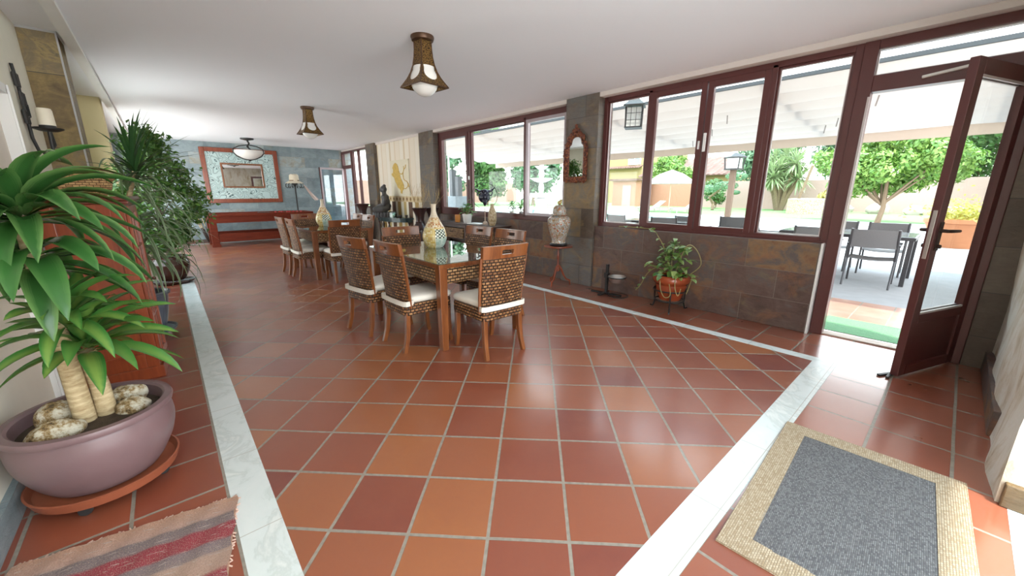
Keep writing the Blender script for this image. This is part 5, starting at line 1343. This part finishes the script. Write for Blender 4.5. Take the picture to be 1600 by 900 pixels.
# parasol
um = thing('parasol','white parasol open beside the pool loungers','parasol',(28.0,14.3,GZ))
MB().tube([(0,0,0),(0,0,2.95)],.035,8).build('pole', plain('pale_pole',(.55,.42,.30),.6), um)
m = MB(); n = 8
for k in range(n):
    a0, a1 = 2*PI*k/n, 2*PI*(k+1)/n
    for (r0,z0,r1,z1) in ((0.02,2.98,.85,2.68),(.85,2.68,1.68,2.15)):
        vs = [m.v((r*math.cos(a),r*math.sin(a),z)) for (r,a,z) in ((r0,a0,z0),(r0,a1,z0),(r1,a1,z1),(r1,a0,z1))]; m.f(vs)
    vs = [m.v((r*math.cos(a),r*math.sin(a),z)) for (r,a,z) in ((1.68,a0,2.15),(1.68,a1,2.15),(1.70,a1,2.0),(1.70,a0,2.0))]; m.f(vs)
cn = m.build('canopy', M_awn, um, smooth=False); so = cn.modifiers.new('t','SOLIDIFY'); so.thickness = .012
for k in range(n):
    a = 2*PI*k/n; MB().tube([(0,0,2.3),(.85*math.cos(a),.85*math.sin(a),2.63)],.012,5).build('rib', M_white, um)
# loungers
def lounger(loc, rz, lab, src=None):
    t = thing('sun_lounger', lab, 'sun lounger', loc, rz, 'white pool loungers')
    MB().box(0,1.3,-.33,.33,.30,.36).build('seat_pad', M_awn, t, smooth=False)
    MB().bar((1.3,0,.33),(1.95,0,.78),.66,.06).build('backrest', M_awn, t, smooth=False)
    MB().box(-.02,1.6,-.36,-.33,.26,.32).box(-.02,1.6,.33,.36,.26,.32).build('frame', M_framelt, t, smooth=False)
    for x in (.1,1.5):
        for y in (-.33,.33): MB().bar((x,y,0),(x,y,.3),.04).build('leg', M_framelt, t, smooth=False)
lounger((26.2,15.6,GZ), R(-25), 'white sun lounger left of the parasol pole')
lounger((26.4,13.2,GZ), R(-25), 'white sun lounger right of the parasol pole')
# lamp post
lp = thing('lamp_post','wooden garden lamp post with a square lantern by the pool','lamp post',(20.5,7.45,GZ))
MB().bar((0,0,0),(0,0,2.45),.22).build('post', plain('weathered_wood',(.11,.065,.042),.8,var=.2), lp, smooth=False)
m = MB()
for sx in (-1,1):
    for sy in (-1,1): m.bar((sx*.28,sy*.28,2.45),(sx*.33,sy*.33,3.0),.05)
m.box(-.32,.32,-.32,.32,2.43,2.5)
m.build('cage', M_black, lp, smooth=False)
MB().box(-.25,.25,-.25,.25,2.5,2.95).build('frosted_glass', M_milk, lp, smooth=False)
o_ = MB().lathe([(0,3.23),(.2,3.15),(.52,3.01),(.52,2.97),(0,2.97)],4).build('roof', M_black, lp, smooth=False)
# fountain
ft = thing('fountain','white three-tier stone fountain on the lawn beyond the second window','fountain',(16.9,16.6,GZ))
M_fst = plain('white_stone', (.55,.54,.52), .7, var=.08, vs=5)
MB().lathe([(0,0),(.55,0),(.5,.15),(.34,.3),(.30,.8),(.42,1.0),(.3,1.05),(0,1.05)],28).build('pedestal', M_fst, ft)
for (z,r,h) in ((1.05,.98,.26),(1.95,.66,.22),(2.68,.40,.16)):
    MB().lathe([(0,z),(.2,z),(r*.6,z+h*.3),(r,z+h),(r*1.03,z+h*1.1),(r*.9,z+h*.95),(r*.4,z+h*.5),(0,z+h*.5)],32).build('basin', M_fst, ft)
for (z0,z1) in ((1.2,1.97),(2.05,2.70),(2.75,3.25)):
    MB().lathe([(0,z0)]+prof_spline([(.20,z0),(.12,z0+.2*(z1-z0)),(.17,z0+.55*(z1-z0)),(.10,z1)])+[(0,z1+.05)],20).build('column', M_fst, ft)
# timber brace, tall grey planter
br_ = thing('timber_brace','diagonal dark timber post and brace outside the second window','timber brace',(7.0,13.4,GZ))
MB().bar((0,0,0),(0,0,3.0),.16).build('post', M_white, br_, smooth=False)
MB().bar((.0,-.02,2.2),(.9,-.3,2.85),.12).build('brace', plain('dark_timber',(.12,.07,.045),.8), br_, smooth=False)
gp = thing('tall_grey_planter','tall blue-grey planter box with two dark posts outside the second window','planter',(8.3,12.6,GZ))
M_gp = plain('blue_grey_planter',(.24,.29,.32),.7,var=.15)
MB().box(-.3,.3,-.42,.42,0,1.25).build('box', M_gp, gp, smooth=False, bevel=.02)
for y,h in ((-.18,1.95),(.2,2.2)): MB().box(-.09,.09,y-.09,y+.09,1.25,h).build('post', plain('dark_post',(.12,.13,.14),.7) if y<0 else bpy.data.materials['dark_post'], gp, smooth=False)
MB().tube([(0,.45,0),(0,.45,2.9)],.03,8).build('pole', M_white, gp)
# terracotta planter with yellow shrub and stone well
pl = thing('terracotta_planter','large terracotta planter with yellow foliage on the terrace beyond the door leaf','planter',(15.6,-.02,GZ))
MB().lathe([(0,0),(.42,0),(.62,.62),(.66,.64),(.66,.74),(.58,.74),(.55,.6),(0,.6)],28).build('pot', plain('orange_terracotta',(.42,.16,.07),.7), pl)
m = MB(); q = random.Random(17)
for k in range(900):
    d = Vector((q.gauss(0,.34),q.gauss(0,.34),abs(q.gauss(0,.24)))); m.quadleaf(Vector((0,0,.72))+d, (q.gauss(0,1),q.gauss(0,1),1), .10,.05,(q.gauss(0,1),q.gauss(0,1),-.4))
m.build('foliage', leafmat('yellow_green_leaf',(.34,.36,.06),(.45,.42,.09),(.55,.48,.12),.5,.3,.8), pl, smooth=False)
wl = thing('stone_well','low round stone well with a leaning pole by the garden wall','well',(33.6,7.0,GZ))
MB().lathe([(0,.1),(1.15,.1),(1.15,0),(1.3,0),(1.3,.95),(1.1,1.0),(1.0,.95),(1.0,.2),(0,.15)],24).build('ring', M_rock, wl)
MB().bar((0,.7,.9),(0,.2,3.2),.14).build('pole', M_bark, wl, smooth=False)
wlp = thing('wall_lantern','black lantern on a bracket beyond the open door leaf','lantern',(20.0,-.95,2.2))
MB().box(-.14,.14,-.14,.14,0,.32).build('glass_box', M_milk, wlp, smooth=False)
MB().lathe([(0,.5),(.10,.45),(.24,.34),(.24,.31),(0,.31)],4).build('roof', M_black, wlp, smooth=False)
MB().box(-.16,.16,-.16,.16,-.03,.0).bar((0,0,-.03),(0,0,-2.23),.06).build('bracket', M_black, wlp, smooth=False)
# rocks along the lawn edge
q = random.Random(41)
for k in range(14):
    y = 7.0-1.75*k
    o = MB().ell((0,0,0),(q.uniform(.5,.8),q.uniform(.45,.7),q.uniform(.3,.5)),10,7,.07,q).build('boulder', plain('pale_boulder',(.36,.31,.28),.95,var=.25,vs=2) if k==0 else bpy.data.materials['pale_boulder'], None, loc=(36.6+q.uniform(-.4,.6),y-1.5,GZ+.22))
    tag(o, 'pale boulder in the row below the pink garden wall', 'boulder', 'boulders along the garden wall')

# ================================================================ CAMERA AND LIGHT
cam_d = bpy.data.cameras.new('camera'); cam = bpy.data.objects.new('camera', cam_d); COL.objects.link(cam)
cam_d.sensor_width = 36; cam_d.lens = 36*605.8702/1600; cam_d.clip_start = .02; cam_d.clip_end = 300
th, yaw, roll = .24288, .72176, .00147
fw = Vector((math.sin(yaw)*math.cos(th), math.cos(yaw)*math.cos(th), -math.sin(th)))
rt = Vector((math.cos(yaw), -math.sin(yaw), 0)); up = rt.cross(fw)
r2 = rt*math.cos(roll)+up*math.sin(roll); u2 = -rt*math.sin(roll)+up*math.cos(roll)
Mx = Matrix((( r2.x,u2.x,-fw.x,0),(r2.y,u2.y,-fw.y,0),(r2.z,u2.z,-fw.z,1.38),(0,0,0,1)))
cam.matrix_world = Mx
scene.camera = cam
w = bpy.data.worlds.new('sky'); scene.world = w; w.use_nodes = True
nt = w.node_tree; bg = nt.nodes['Background']
tc = nt.nodes.new('ShaderNodeTexCoord'); sx = nt.nodes.new('ShaderNodeSeparateXYZ'); nt.links.new(tc.outputs['Generated'], sx.inputs[0])
rp = nt.nodes.new('ShaderNodeValToRGB'); nt.links.new(sx.outputs[2], rp.inputs[0])
rp.color_ramp.elements[0].position = 0.; rp.color_ramp.elements[0].color = (1,1,.98,1); rp.color_ramp.elements[1].position = .8; rp.color_ramp.elements[1].color = (.66,.86,1,1)
nt.links.new(rp.outputs[0], bg.inputs[0]); bg.inputs[1].default_value = SKY
sd_ = bpy.data.lights.new('sun','SUN'); sd_.energy = SUN; sd_.angle = R(2); sd_.color = (1,.95,.86)
so_ = bpy.data.objects.new('sun', sd_); COL.objects.link(so_); so_.location = (0,0,20)
sdir = Vector((.12,.36,-1.0)); so_.rotation_euler = sdir.to_track_quat('-Z','Y').to_euler()
scene.view_settings.view_transform = 'Standard'; scene.view_settings.look = 'None'; scene.view_settings.gamma = 1; scene.view_settings.use_curve_mapping = False
scene.view_settings.exposure = EXPO
scene.cycles.max_bounces = 8; scene.cycles.diffuse_bounces = 5; scene.cycles.transparent_max_bounces = 16; scene.cycles.sample_clamp_indirect = 6
scene.cycles.use_denoising = True
